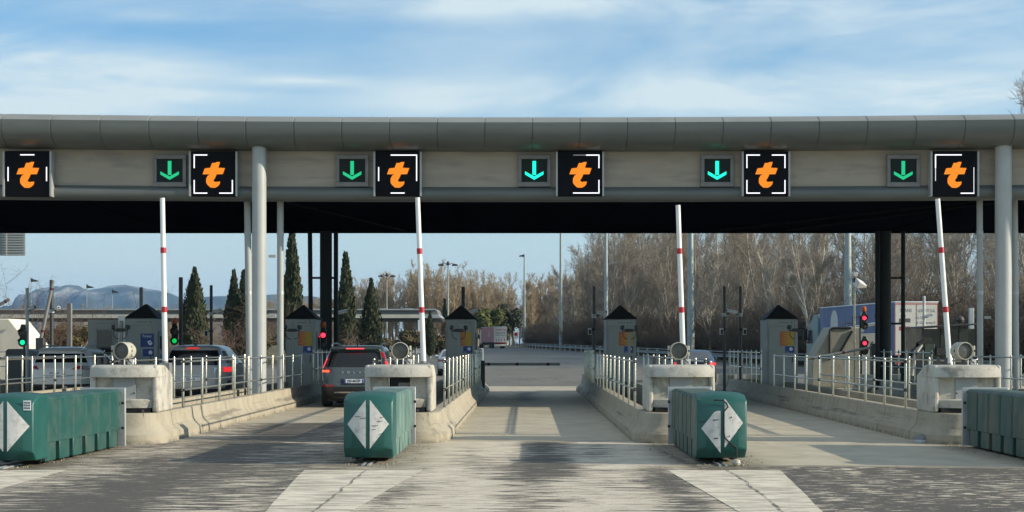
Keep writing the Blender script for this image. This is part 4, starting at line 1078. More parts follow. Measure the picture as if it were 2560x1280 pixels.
M['cabgreen'] = mat('pale_blue_cab_paint', (.17,.24,.24), .4, .1, .05, 1)
M['greysign'] = mat('grey_ink', (.07,.07,.075), .6)
M['redink'] = mat('red_ink', (.40,.03,.03), .6)
# big one on the right
Y0 = 82.5; X0 = wx(2291, Y0)
lr = thing('lorry', 'articulated lorry with a blue side and a white rear door, before the trees', 'lorry', (X0, Y0, 0), R(6.3))
trailer(lr, 13.6, 2.5, 1.05, 4.0, M['trailerblue'], M['trailerwhite'], mat('trailer_roof_white', (.7,.72,.72), .5, 0, .05, 1))
for q in ((-1.24,1.24,3.90,3.955),(-1.24,1.24,1.06,1.11)): MB().box(q[0], q[1], -.018, -.0102, q[2], q[3]).build('red_border', M['redink'], lr)
for x_ in (-1.24, 1.21): MB().box(x_, x_+.03, -.018, -.0102, 1.111, 3.899).build('red_border', M['redink'], lr)
MB().box(-.012, .012, -.02, -.0102, 1.12, 3.89).build('door_seam', M['greysign'], lr)
for body, z, h, xx in (('TRANS', 3.55, .26, -.62), ('LOGISTI S.A.', 3.55, .22, .58), ('43-100', 3.15, .23, .22), ('ul. Graniczna 6', 2.88, .22, .52), ('Tel./fax', 2.60, .20, .25), ('www.', 2.30, .20, .22)):
    text(body, h, M['greysign'], lr, 'door_text', (xx, -.0125, z), sx=.85)
for q in (2.9, 2.45): MB().box(-1.0, -.35, -.016, -.0102, q, q+.22).build('door_label', M['greysign'] if q > 2.6 else M['redink'], lr)
for yy_, r0 in ((10.6, .55), (5.3, .42)):
    o = MB().lathe([(r0*.62, 0), (r0, 0), (r0, .01), (r0*.62, .01)], n=28).build('side_emblem', M['trailerwhite'], lr, smooth=False)
    o.location = (-1.256, yy_, 3.0); o.rotation_euler = (0, R(-90), 0); o.scale = (1.5, 1.3, 1)
MB().box(-1.2, 1.2, .0, .12, .55, .75).build('rear_bumper', M['galv'], lr)
for s in (-1, 1): MB().box(min(s*.8,s*1.2), max(s*.8,s*1.2), -.03, -.001, .57, .72).build('tail_light', M['tail'], lr)
MB().box(-1.0, 1.0, .3, 13.2, .75, 1.04).build('chassis', M['shadowgap'], lr)
axle_wheels(lr, (2.2, 3.5, 4.8, 13.2), 2.5)
cab(lr, 14.1, 2.45, M['cabgreen']); axle_wheels(lr, (15.7,), 2.45)
# far one on the left
Y0 = 282.0; X0 = wx(1251, Y0)
fr = thing('lorry', 'small distant lorry with a faded red side and a white rear, driving away', 'lorry', (X0, Y0, ground_z(Y0)), R(12))
trailer(fr, 13.6, 2.5, 1.15, 4.1, M['trailerred'], M['trailerwhite'], M['trailerwhite'])
text('DOMETTA', .42, M['redink'], fr, 'door_text', (0, -.0125, 3.5), bold=.01)
for z in (3.0, 2.75, 2.45): MB().box(-.95, .95, -.016, -.0102, z, z+.07).build('door_line', M['greysign'], fr)
for x_ in (-.8, -.3, .15, .8): MB().box(x_-.05, x_+.05, -.016, -.0102, 1.3, 1.85).build('door_figure', M['greysign'], fr)
o = text('61', 1.5, M['trailerwhite'], fr, 'side_text', (-1.262, 5.0, 2.7), rot=(math.pi/2, 0, R(-90)))
MB().box(-1.2, 1.2, -.02, .1, .45, .8).build('rear_bumper', M['trailerwhite'], fr)
MB().box(-1.2, 1.2, -.01, .1, .95, 1.1).build('tail_bar', M['tail'], fr)
MB().box(-1.0, 1.0, .3, 13.2, .75, 1.14).build('chassis', M['shadowgap'], fr)
axle_wheels(fr, (2.2, 3.5, 4.8, 13.2), 2.5); cab(fr, 14.1, 2.45, M['p_white']); axle_wheels(fr, (15.7,), 2.45)

# ================================================================== poles, cameras, signals
def cctv(root, p, yaw, pitch=-12, L=.34, r=.06):
    o = MB(); o.prism([(-r,-r*.8),(r,-r*.8),(r,r*.7),(r*.6,r),(-r*.6,r),(-r,r*.7)], 'y', -L/2, L/2)
    c = o.build('camera', M['camwhite'], root, bevel=.012); c.location = p; c.rotation_euler = (R(pitch), 0, R(yaw))
    MB().lathe([(r*.62,-L/2-.004),(r*.62,-L/2+.02)], axis='y', n=14).build('camera_lens', M['black'], c)
def camera_pole(px, Y0, ztop, label, m='postgrey', r=.055, arm=None, box=(), zb=.06, sq=False):
    x = wx(px, Y0)
    root = thing('camera_pole', label, 'pole', (x, Y0, 0), group='poles standing on the toll islands')
    if sq: MB().box(-r, r, -r, r, zb, ztop).build('pole', M[m], root, bevel=.008)
    else: MB().tube((0,0,zb), (0,0,ztop), r, n=14).build('pole', M[m], root)
    if arm:
        dx, z, yaw = arm
        MB().tube((0,0,z), (dx*.75,-.03,z+.04), .022, n=8).build('bracket', M['black'], root)
        MB().tube((0,0,z-.06), (0,0,z+.06), r*1.5, n=14).build('clamp', M['galv'], root)
        cctv(root, (dx, -.05, z+.10), yaw)
    for (dx, z) in box:
        MB().tube((0,0,z+.05), (dx,-.02,z+.05), .018, n=8).build('bracket', M['black'], root)
        b = MB().box(dx-.055, dx+.055, -.14, .02, z-.11, z+.10).build('flash_unit', M['camwhite'], root, bevel=.012)
        MB().box(dx-.042, dx+.042, -.147, -.1405, z-.09, z+.05).build('flash_glass', M['black'], b)
        MB().tube((0,0,z+.02), (0,0,z+.09), r*1.4, n=14).build('clamp', M['black'], root)
    return root
camera_pole(68, 45.5, wz(720,45.5), 'pale grey pole with a white camera, beside the leftmost green signal', 'galv', .05, arm=(.14, wz(775,45.5)-.05, 60), zb=.06)
camera_pole(129, 56, wz(700,56), 'dark slim pole with a black spotlight, above the white crossover', 'postdark', .075, arm=(.25, wz(778,56), 30), zb=0)
camera_pole(174, 52, wz(758,52), 'short thick grey pole above the white crossover', 'postgrey', .075, zb=0, sq=True)
camera_pole(353, 49, wz(718,49), 'grey square pole rising behind the Ticket booth', 'postgrey', .05, zb=.06, sq=True)
camera_pole(452, 47.2, wz(693,47.2), 'brown-grey square pole beside the second green signal', 'postbrown', .055, zb=.06, sq=True)
camera_pole(528, 49.8, wz(713,49.8), 'dark pole with a flat white camera, right of the widest cypress', 'postdark', .05, arm=(.2, wz(785,49.8), 65), box=((-.14, wz(832,49.8)),))
camera_pole(1158, 49.5, wz(717,49.5), 'dark pole behind the booth left of the open lane, with a white camera', 'postdark', .055, arm=(.32, wz(787,49.5), 60), sq=True)
camera_pole(1485, 48.0, wz(716,48.0), 'dark pole with a white camera, left of the booth by the open lane', 'postbrown', .05, arm=(.26, wz(790,48.0), 55), box=((-.14, wz(828,48.0)),))
camera_pole(1811, 48.0, wz(716,48.0), 'dark pole with a hanging flash box, right of the raised barrier before the trees', 'postbrown', .048, arm=(.20, wz(787,48.0), -62), box=((-.10, wz(828,48.0)),))
camera_pole(1851, 48.4, wz(716,48.4), 'dark pole right of its twin, with a flash box on its right', 'postbrown', .048, arm=(-.26, wz(787,48.4), -65), box=((.13, wz(828,48.4)),))
camera_pole(2310, 60, wz(740,60), 'pale pole with a white camera before the white lorry door', 'galv', .055, arm=(.2, wz(795,60), 60), zb=0)
camera_pole(2428, 62, wz(770,62), 'short pale square post beyond the right barrier arm', 'galv', .09, zb=0, sq=True)
# camera beside the dark column
sr = thing('camera_pole', 'white camera on a thin pole beside the dark shaded column, above the grey SUV', 'pole', (wx(846, 50.2), 50.2, 0), group='poles standing on the toll islands')
MB().tube((0,0,.06), (0,0,wz(782,50.2)), .025, n=10).build('pole', M['postdark'], sr); cctv(sr, (.14,-.05,wz(780,50.2)), 62)
MB().tube((0,0,wz(784,50.2)), (.1,-.03,wz(782,50.2)), .018, n=8).build('bracket', M['black'], sr)

def signal(px, py, Y0, label, lit, where, beacon=False, stem=None, r=.105):
    """two round lamps one above the other; lit: 'green' (lower) or 'red' (upper)"""
    x = wx(px, Y0); z = wz(py, Y0)
    root = thing('traffic_light', label, 'traffic light', (x, Y0, 0), group='traffic lights of the toll lanes')
    zr, zg = (z, z-.30) if lit != 'green' else (z+.29, z)
    if where == 'single': zg = None
    for zz, nm in ((zr, 'red'), (zg, 'green')):
        if zz is None: continue
        MB().lathe([(.0,.12),(.09,.11),(.13,.02),(.135,0),(.125,0)], c=(0,0,zz), axis='y', n=28).build('lamp_housing', M['black'], root)
        on = (nm == lit) or where == 'single'
        mm = {'red': 'red_on', 'green': 'green_on'}[nm] if on else 'lampface'
        if on and nm == 'green' and beacon: mm = 'green_dim'
        lens = MB().lathe([(r,.02),(r*.7,.0),(0,-.012)], c=(0,0,zz), axis='y', n=28).build('lamp_lens', M[mm], root)
        rows = [[(.125*math.cos(a), yy_, zz+.125*math.sin(a)) for a in np.linspace(R(15), R(165), 11)] for yy_ in (0, -.13)]
        MB().grid(rows).build('visor', M['black'], root)
    if where != 'single':
        MB().box(-.10, .10, .02, .12, min(zr,zg)-.02, max(zr,zg)+.02).build('backing', M['black'], root, bevel=.02)
        MB().prism([(-.10,zr+.1),(.10,zr+.1),(.05,zr+.26),(-.05,zr+.26)], 'y', .02, .12).build('cowl', M['black'], root, bevel=.01)
    if beacon:
        zz = zr+.25
        MB().lathe([(.075,0),(.085,.02),(.08,.15),(.05,.18),(0,.185)], c=(0,.06,zz), n=18).build('beacon', M['orangeplastic'], root)
    sx_, zb = stem if stem else (0, .06)
    MB().tube((sx_,.16,zb), (sx_,.16,zr+.1), .035, n=10).build('stem', M['postdark'], root)
    MB().box(min(0,sx_)-.02, max(0,sx_)+.02, .121, .16, zr-.03, zr+.0).build('bracket', M['black'], root)
    if zg is not None: MB().box(min(0,sx_)-.02, max(0,sx_)+.02, .121, .16, zg-.03, zg+.0).build('bracket', M['black'], root)
    return root
signal(56, 856, 45.0, 'green traffic light before the slanted white wall, leftmost', 'green', 'pair')
signal(436, 852, 46.5, 'green traffic light with an orange beacon, above the silver people carrier', 'green', 'pair', beacon=True, stem=(.15,.06))
signal(808, 838, 46.8, 'red traffic light lit above the grey SUV', 'red', 'pair', beacon=True)
signal(2161, 795, 55.0, 'upper red traffic light with an orange beacon, beside the dark columns', 'red', 'pair', beacon=True, stem=(-.12, .06))
signal(2162, 858, 54.6, 'lower red traffic light beside the dark columns', 'red', 'pair', stem=(-.10, .06))

# flood light on a thin pole, right
Y0 = 55.4; fl = thing('flood_light', 'white floodlight tilted down on a thin pale pole, before the lorry', 'flood light', (wx(2136, Y0), Y0, .06))
MB().tube((0,0,0), (0,0,wz(700,Y0)), .038, n=12).build('pole', M['steel'], fl)
o = MB().prism([(-.20,-.15),(.20,-.05),(.20,.05),(-.20,.15)], 'y', -.16, .16).build('lamp_head', M['camwhite'], fl, bevel=.02); o.location = (.20, -.1, wz(714, Y0)); o.rotation_euler = (R(35), R(8), R(25))
MB().box(-.05, .05, -.1, .05, wz(700, Y0)-.15, wz(700,Y0)).build('bracket', M['black'], fl)
MB().box(-.04, .10, -.1, .0, wz(695,Y0), wz(685,Y0)).build('sensor', M['camwhite'], fl, bevel=.01)

# slanted concrete guard walls
def guard(poly, Y0, T, label, m, frame=None):
    root = thing('guard_wall', label, 'guard wall', (0, Y0, 0), group='slanted guard walls')
    cx_ = sum(p[0] for p in poly)/len(poly); root.location = (cx_, Y0, 0)
    MB().prism([(p[0]-cx_, p[1]) for p in poly], 'y', 0, T).build('wall', m, root, bevel=.04)
    if frame:
        for a, b_ in frame:
            MB().tube((a[0]-cx_, -.03, a[1]), (b_[0]-cx_, -.03, b_[1]), .045, n=8).build('frame_bar', M['black'], root)
def pp(px, py, Y): return (wx(px, Y), wz(py, Y))
M['wallwhite'] = concrete('white_guard_wall', (.62,.60,.52), (.70,.68,.60), (.5,.48,.40), .25)
guard([pp(-60,796,56), pp(10,796,56), pp(64,862,56), (wx(64,56), 0), (wx(-60,56), 0)], 56.5, 2.2, 'white guard wall with a slanted edge at the far left', M['wallwhite'])
Y0 = 56.8
M['wallbeige'] = concrete('beige_guard_wall', (.27,.26,.21), (.34,.325,.265), (.20,.19,.155), .40)
guard([(wx(2030,Y0),0.0), pp(2030,905,Y0), pp(2078,818,Y0), pp(2152,818,Y0), (wx(2152,Y0),0)], Y0, 1.6, 'beige guard wall with a slanted edge and black frame bars, before the lorry', M['wallbeige'],
      [(pp(2074,900,Y0), pp(2074,826,Y0)), (pp(2074,826,Y0), pp(2082,820,Y0)), (pp(2082,820,Y0), pp(2128,820,Y0)), (pp(2098,884,Y0), pp(2130,828,Y0))])
# grey cabinet under the red lights, with a sloping cover
Y0 = 58.5; gb = thing('toll_cabinet', 'grey cabinet under a sloping cover, right of the red lights', 'equipment cabinet', (wx(2172, Y0), Y0, .0))
MB().box(-.42, .42, 0, 1.2, 0, 2.1).build('body', M['booth'], gb, bevel=.02)
MB().prism([(-.62,2.28),(.62,2.48),(.62,2.58),(-.62,2.36)], 'y', -.2, 1.4).build('cover', M['boothtrim'], gb, bevel=.01)
for k in range(3): MB().lathe([(.035,-.01),(.035,0)], c=(-.18+.16*k, -.001, 1.75), axis='y', n=10).build('port', M['black'], gb)
for q in (-.7, -.98):
    MB().tube((q,-.3,0), (q,-.3,2.5 if q < -.8 else 2.75), .028, n=8).build('frame_post', M['postdark'], gb)
MB().tube((-.98,-.3,2.5), (-.7,-.3,2.5), .024, n=8).build('frame_rail', M['postdark'], gb)
MB().tube((-.7,-.3,2.75), (-.4,-.3,2.75), .024, n=8).build('frame_rail', M['postdark'], gb)
# dark glazed toll cabin at the far right
Y0 = 52.5; tcab = thing('toll_cabin', 'dark glazed toll cabin with a black bumper arch, behind the rightmost barrier arm', 'toll cabin', (wx(2375, Y0), Y0, .06))
MB().box(-1.0, 1.0, 0, 2.4, 0, 1.1).build('base', M['postdark'], tcab, bevel=.03)
MB().box(-.98, .98, .05, 2.35, 1.102, 2.16).build('glazing', mat('shaded_green_glass', (.035,.042,.038), .3, 0, .2, 2), tcab)
MB().prism([(-1.08,2.16),(1.08,2.30),(1.08,2.36),(-1.08,2.24)], 'y', -.15, 2.5).build('roof', M['postdark'], tcab, bevel=.02)
for q in (-.97, -.3, .36, .97): MB().box(q-.03, q+.03, .0, .048, 1.1, 2.17).build('mullion', M['postdark'], tcab)
MB().box(-.9, -.55, -.02, .0, 1.15, 1.62).build('terminal', mat('dull_green_box', (.05,.075,.065), .5, 0, .1, 4), tcab, bevel=.02)
MB().box(-.5, .25, -.05, .0, 1.2, 1.50).build('terminal', M['postdark'], tcab, bevel=.02)
MB().path([(-1.55,-.3,.5),(-1.52,-.3,.95),(-1.40,-.3,1.35),(-1.22,-.3,1.62),(-1.0,-.28,1.75)], [.13,.12,.10,.08,.06], 12).build('bumper_arch', M['black'], tcab)
MB().path([(-1.40,-.2,.5),(-1.36,-.2,1.0),(-1.24,-.2,1.35),(-1.05,-.2,1.6)], [.09,.09,.07,.05], 10).build('arch_lining', M['camwhite'], tcab)
b = MB(); b.lathe([(.0,0),(.12,.03),(.15,.12),(.10,.22),(0,.26)], c=(.45,.3,2.36), n=14); b.tube((.45,.3,2.2),(.45,.3,2.4),.03); b.build('roof_horn', M['postbrown'], tcab)
# dark cabinet beside the white crossover
Y0 = 46; dk = thing('dark_cabinet', 'dark grey cabinet beside the white crossover, before the white guard wall', 'equipment cabinet', (wx(42, Y0), Y0, .06))
MB().prism([(-.38,0),(.36,0),(.36,1.4),(.30,1.46),(-.28,1.46),(-.36,1.40)], 'y', 0, .9).build('body', mat('dark_grey_cabinet', (.075,.082,.08), .5, 0, .1, 2), dk, bevel=.03)
MB().box(-.38, .37, -.03, -.001, 1.22, 1.25).build('trim', M['galv'], dk)
# a slanted raised barrier and a stub of another far left
for a, b_, Y0, lab, rb in (((133,702),(102,848),55.5,'dark slanted barrier arm leaning on the slim pole, far left',(.14,.86)), ((24,748),(-70,800),56,'dark barrier arm tip at the left edge of the view',(.9,))):
    (x1, z1), (x0, z0) = pp(*a, Y0), pp(*b_, Y0)
    root = thing('barrier_arm', lab, 'barrier arm', (x0, Y0, 0), group='lowered barrier arms')
    f = lambda q: ((x1-x0)*q, 0, z0+(z1-z0)*q)
    MB().path([f(0), f(1)], .065, 12).build('arm', M['postgrey'], root)
    for q in rb: MB().path([f(q-.02), f(q+.02)], .068, 12).build('red_band', M['reddark'], root)
    MB().box(-.15,.15,-.15,.15,0,max(.5,z0+.05)).build('pedestal', M['postdark'], root, bevel=.02)
# louvred sign at the upper left
Y0 = 62; lv = thing('louvred_panel', 'grey louvred sign back hanging below the canopy at the left edge', 'sign', (wx(8, Y0), Y0, wz(609, Y0)))
for k in range(9):
    b = MB().box(-.95, .88, 0, .03, -.055, .055).build('slat', M['boothtrim'], lv); b.location = (0, .02, -.43+k*.107); b.rotation_euler = (R(-25), 0, 0)
for q in (-.45, .15): MB().box(q-.025, q+.025, -.05, -.02, -.5, .6).build('upright', M['frame'], lv)
MB().box(-.95, .9, .06, .08, -.5, .6).build('backing', M['boothtrim'], lv)
MB().tube((-.6,.12,-wz(609,Y0)), (-.6,.12,1.5), .1, n=12).build('mast', M['galv'], lv)
MB().tube((-.6,.15,.5), (.3,.1,.5), .04, n=8).build('mast_arm', M['galv'], lv)
# ================================================================== far toll canopy
Y0 = 190.0; gz = ground_z(Y0)
fc = thing('far_canopy', 'long pale flat canopy in the distance, behind the cypresses', 'canopy', (0, Y0, gz))
xr = wx(1106, Y0); zt = wz(772, Y0)-gz; zb = wz(801, Y0)-gz
def fband(name, y0, y1, za, zb_, x1, x2, m):
    b = MB(); b.prism([(-100, za), (x1, za), (x2, zb_), (-100, zb_)], 'y', y0, y1); b.build(name, m, fc)
fband('roof_edge', -.3, 9.2, zt-.18, zt, xr-.75, xr-1.0, M['galv'])
fband('upper_band', .2, 8.8, zt-.72, zt-.182, xr-.55, xr-.75, mat('far_canopy_grey', (.16,.165,.165), .6, 0, .08, .5))
fband('lower_band', -.12, 9.0, zb+.30, zt-.722, xr-2.2, xr-2.4, mat('far_canopy_white', (.52,.50,.43), .6, 0, .08, .5))
fband('end_panel', .1, 8.9, zb-.05, zt-.722, xr-.05, xr-.55, mat('far_canopy_end', (.24,.25,.245), .6, 0, .08, .5)) if False else None
b = MB(); b.prism([(xr-2.19, zb+.30), (xr-.15, zb+.30), (xr-.56, zt-.72), (xr-2.38, zt-.72)], 'y', .05, 8.9); b.build('end_panel', M['galv'], fc)
b = MB(); b.box(-100, xr-.1, .3, 8.7, zb-.05, zb+.298); b.build('underside', M['postdark'], fc)
for k, x_ in enumerate((xr-3.5, xr-9.2, xr-15, xr-26, xr-37, xr-48, xr-59)):
    MB().tube((x_, 1.2, 0), (x_, 1.2, zb), .16, n=12).build('column', M['galv'] if k % 2 else M['postgrey'], fc)
    MB().tube((x_+.6, 7.5, 0), (x_+.6, 7.5, zb), .16, n=12).build('column', M['postdark'], fc)
for x_ in (xr-4.5, xr-7.8, xr-14): MB().box(x_-.7, x_+.4, 3, 4.2, zt+.002, zt+.14).build('roof_vent', M['roofgrey'], fc)
for k, (px, lab) in enumerate(((1038, 'white toll machine with blue stripes under the far canopy, by the raised arm'), (1003, 'pale toll machine farther left under the far canopy'))):
    x_ = wx(px, Y0); kk = thing('toll_machine', lab, 'toll machine', (x_, Y0+2, gz), group='toll machines under the far canopy')
    MB().box(-.9, .9, 0, 1.6, 0, 2.2).build('body', M['white'], kk, bevel=.08)
    MB().box(-.7, .75, -.02, -.001, 1.2, 1.45).build('stripe', M['blue'], kk); MB().box(-.6, .2, -.02, -.001, .6, 1.0).build('panel', M['skyglass'], kk)
    MB().tube((-.2,.4,2.2), (-.2,.4,3.3), .12, n=10).build('post', M['camwhite'], kk)
x_ = wx(1050, 170); op = thing('orange_post', 'orange and white marker post beside the raised barrier arm', 'marker post', (x_, 170, ground_z(170)+1.2))
MB().box(-.25, .25, 0, .3, .0, 1.6).build('post', M['orangeplastic'], op, bevel=.04); MB().box(-.25, .25, 0, .3, 1.602, 2.9).build('top', M['white'], op, bevel=.04)

# ================================================================== guard rail, sign, kerb along the exit road
gr = thing('guard_rail', 'galvanised guard rail curving along the right edge of the exit road', 'guard rail', (0, 0, 0))
rail_pts = [Vector((x-.9, y, ground_z(y))) for y, x in RIGHT[2:]]
fine_pts = []
for a, b_ in zip(rail_pts[:-1], rail_pts[1:]):
    n = max(2, int((b_-a).length/4))
    fine_pts += [a.lerp(b_, k/n) for k in range(n)]
fine_pts.append(rail_pts[-1])
for hz, nm in ((.62, 'w_beam'), (.95, 'top_rail')):
    rings = []
    for i, p in enumerate(fine_pts):
        d = (fine_pts[min(i+1, len(fine_pts)-1)] - fine_pts[max(i-1, 0)]).normalized(); s = Vector((d.y, -d.x, 0))
        prof = [(-.0,-.15),(-.05,-.10),(-.0,-.04),(-.0,.04),(-.05,.10),(0,.15),(.02,.15),(.02,-.15)] if nm == 'w_beam' else [(.04*math.cos(a), .04*math.sin(a)) for a in np.linspace(0, 2*math.pi, 9)[:-1]]
        rings.append([tuple(p + s*u + Vector((0,0,hz+v))) for u, v in prof])
    MB().loft(rings).build(nm, mat('weathered_rail', (.20,.215,.205), .6, .2, .1, 2), gr)
L_ = 0; last = fine_pts[0]; posts = [fine_pts[0]]
dist = 0
step = 6.0
for a, b_ in zip(fine_pts[:-1], fine_pts[1:]):
    seg = (b_-a).length; pos_ = 0
    while dist + seg - pos_ >= step:
        pos_ += step - dist; dist = 0; posts.append(a.lerp(b_, pos_/seg))
    dist += seg - pos_
pm = MB().box(-.10, .10, -.07, .07, 0, 1.0).build('post', mat('pale_rail_post', (.36,.36,.335), .5, .2, .06, 4), gr, bevel=.01); pm.location = posts[0]+Vector((.08,0,0))
for p in posts[1:]:
    c = pm.copy(); COL.objects.link(c); c.parent = gr; c.location = p+Vector((.08,0,0))
Y0 = 300.0; x_ = wx(1290, Y0)
sg = thing('road_sign', 'white road sign with a round blue symbol beside the distant lorry', 'road sign', (x_, Y0, ground_z(Y0)))
MB().tube((0,.05,0), (0,.05,2.2), .09, n=10).build('post', M['camwhite'], sg)
MB().box(-.52, .52, 0, .06, wz(847,Y0)-ground_z(Y0), wz(829,Y0)-ground_z(Y0)).build('panel', M['paper'], sg, bevel=.02)
zc = wz(835.5, Y0)-ground_z(Y0)
MB().lathe([(0,-.03),(.36,-.028),(.36,0)], c=(0,-.001,zc), axis='y', n=28).build('blue_disc', M['blue'], sg)
MB().lathe([(.30,-.036),(.36,-.036),(.36,-.0305),(.30,-.0305)], c=(0,-.001,zc), axis='y', n=28).build('red_ring', M['redink'], sg)
mk = MB().box(-.3, .3, -.036, -.0305, -.03, .03).build('red_bar', M['redink'], sg); mk.location = (0, -.001, zc); mk.rotation_euler = (0, R(45), 0)
for px, Y0, lab in ((1213, 120, 'red and white marker board at the left edge of the open lane'),):
    rb = thing('marker_board', lab, 'marker', (wx(1205, Y0), Y0, 0.1))
    MB().box(-.12, .12, 0, .05, .2, 1.25).build('board', M['white'], rb); MB().prism([(-.121,.3),(.0,.3),(-.0,1.2),(-.121,1.2)], 'y', -.012, -.001).build('red_stripe', M['redband'], rb)
    MB().tube((0,.08,0),(0,.08,.9),.03).build('post', M['galv'], rb)

# ================================================================== lamp columns
def lamp(px, ytop, Y0, r, label, heads, h=None):
    x = wx(px, Y0); g = ground_z(Y0); h = h if h else wz(ytop, Y0)-g
    root = thing('lamp_column', label, 'street lamp', (x, Y0, g), group='tall lamp columns along the road')
    MB().path([(0,0,0),(0,0,h*.5),(0,0,h)], [r, r*.75, r*.5], 14).build('column', M['lampcol'], root)
    if heads == 2:
        for s in (-1, 1):
            MB().path([(0,0,h-.1),(s*.5,0,h+.25),(s*.9,0,h+.05)], .06, 6).build('arm', M['postgrey'], root)
            MB().prism([(s*.5,-.16),(s*1.35,-.12),(s*1.3,.06),(s*.7,.16)], 'y', -.3, .3).build('lantern', M['postdark'], root); kids(root)[-1].location = (0,0,h)
        MB().lathe([(.22,0),(.3,.1),(.12,.45),(0,.5)], c=(0,0,h), n=10).build('finial', M['postdark'], root)
    else:
        MB().prism([(0,-.18),(-1.15,-.12),(-1.1,.05),(-.2,.3),(0,.5)], 'y', -.3, .3).build('lantern', M['postdark'], root); kids(root)[-1].location = (0,0,h)
        if heads == -1: kids(root)[-1].scale = (-1,1,1)
M['lampcol'] = mat('grey_green_lamp_column', (.30,.35,.34), .5, .15, .06, 2)
lamp(967, 690, 230, .13, 'slim lamp column with a twin head, left of the raised white arm above the far canopy', 2)
lamp(1120, 662, 205, .14, 'slim lamp column with a twin head, right of the raised white arm above the far canopy', 2)
lamp(1311, 640, 312, .30, 'lamp column with a single lantern standing beside the distant lorry', 1)
lamp(1402, 0, 242, .30, 'tall lamp column rising out of view, left of the forest edge', 1, 25)
lamp(1515, 0, 198, .33, 'tall lamp column just behind the booth right of the open lane', 1, 21)
lamp(1727, 0, 146, .40, 'thick grey-green lamp column right of the raised arm, before the trees', 1, 16.3)
lamp(2120, 0, 110, .37, 'thick grey-green lamp column rising behind the blue lorry', 1, 12.6)
lamp(78, 702, 250, .09, 'thin lamp column left of the mountain', -1)
lamp(217, 718, 262, .09, 'thin lamp column before the left part of the mountain', -1)
lamp(281, 730, 275, .09, 'short thin lamp column before the middle of the mountain', -1)

# ================================================================== trees
def frame(d):
    a = np.cross(d, (0,0,1.0)) if abs(d[2]) < .95 else np.cross(d, (1.0,0,0)); a = a/np.linalg.norm(a); return a, np.cross(d, a)
class TB:
    def __init__(s): s.v = []; s.f = []
    def limb(s, pts, rad, n):
        pts = [np.asarray(p, float) for p in pts]; base_ = len(s.v)
        for i, p in enumerate(pts):
            d = pts[min(i+1, len(pts)-1)]-pts[max(i-1, 0)]; d = d/(np.linalg.norm(d)+1e-9); a, b = frame(d)
            for k in range(n):
                t_ = 2*math.pi*k/n; s.v.append(tuple(p+(a*math.cos(t_)+b*math.sin(t_))*rad[i]))
        for i in range(len(pts)-1):
            for k in range(n):
                q = base_+i*n+k; w_ = base_+i*n+(k+1) % n; s.f.append((q, w_, w_+n, q+n))
    def mesh(s, name, m, smooth=True):
        me = bpy.data.meshes.new(name); me.from_pydata(s.v, [], s.f); me.update(); me.materials.append(m)
        if smooth: me.polygons.foreach_set('use_smooth', [True]*len(me.polygons))
        return me
def curve(r, p, d, L, up, wob, n):
    pts = [np.array(p, float)]; d = np.array(d, float)
    for k in range(n):
        d = d + np.array((r.gauss(0,wob), r.gauss(0,wob), r.gauss(0,wob)*.6+up)); d /= np.linalg.norm(d)
        pts.append(pts[-1]+d*L/n)
    return pts
def bare_tree(seed, h, spread=.36, prim=20, sec=8, ter=6, tw=3, twr=.011, start=.16, upr=.13, steep=.9):
    """trunk with main limbs; crown of branches and twigs, no leaves"""
    r = random.Random(seed); T = TB(); C = TB()
    tr = curve(r, (0,0,-.15), (r.gauss(0,.04), r.gauss(0,.04), 1), h*.92, .03, .045, 9)
    R0 = h*.0125
    T.limb(tr, [R0*(1-.9*k/9)**.9+.01 for k in range(10)], 7)
    def along(pts, t_):
        q = t_*(len(pts)-1); i = min(int(q), len(pts)-2); return pts[i]+(pts[i+1]-pts[i])*(q-i), (pts[i+1]-pts[i])/np.linalg.norm(pts[i+1]-pts[i])
    def side_dir(d, tilt):
        a, b = frame(d); ph = r.uniform(0, 2*math.pi); s = a*math.cos(ph)+b*math.sin(ph); v = d*math.cos(tilt)+s*math.sin(tilt); return v/np.linalg.norm(v)
    for i in range(prim):
        t_ = start+(.97-start)*(i+r.random()*.8)/prim
        p, d = along(tr, t_)
        L = h*spread*(1-.62*t_)*r.uniform(.6,1.3)
        q = curve(r, p, side_dir(d, r.uniform(.5,steep)), L, upr, .09, 5)
        rr = R0*(1-t_)*.55+.018
        T.limb(q, [rr*(1-.8*k/5) for k in range(6)], 5)
        for j in range(sec):
            t2 = .2+.8*(j+r.random())/sec
            p2, d2 = along(q, min(t2, .99)); L2 = L*r.uniform(.35,.6)*(1-.35*t2)
            q2 = curve(r, p2, side_dir(d2, r.uniform(.4,.85)), L2, upr*.8, .12, 3)
            r2 = max(rr*(1-.7*t2)*.6, .014)
            C.limb(q2, [r2, r2*.75, r2*.5, r2*.28], 4)
            for k in range(ter):
                t3 = .15+.85*(k+r.random())/ter
                p3, d3 = along(q2, min(t3, .99)); L3 = L2*r.uniform(.35,.65)
                q3 = curve(r, p3, side_dir(d3, r.uniform(.35,.8)), L3, upr*.6, .12, 2)
                C.limb(q3, [twr*1.15, twr*.8, twr*.45], 3)
                for l in range(tw):
                    p4, d4 = along(q3, r.uniform(.1,.95)); L4 = L3*r.uniform(.4,.8)
                    q4 = curve(r, p4, side_dir(d4, r.uniform(.3,.8)), L4, upr*.5, .1, 1)
                    C.limb(q4, [twr*.8, twr*.3], 3)
    return T, C
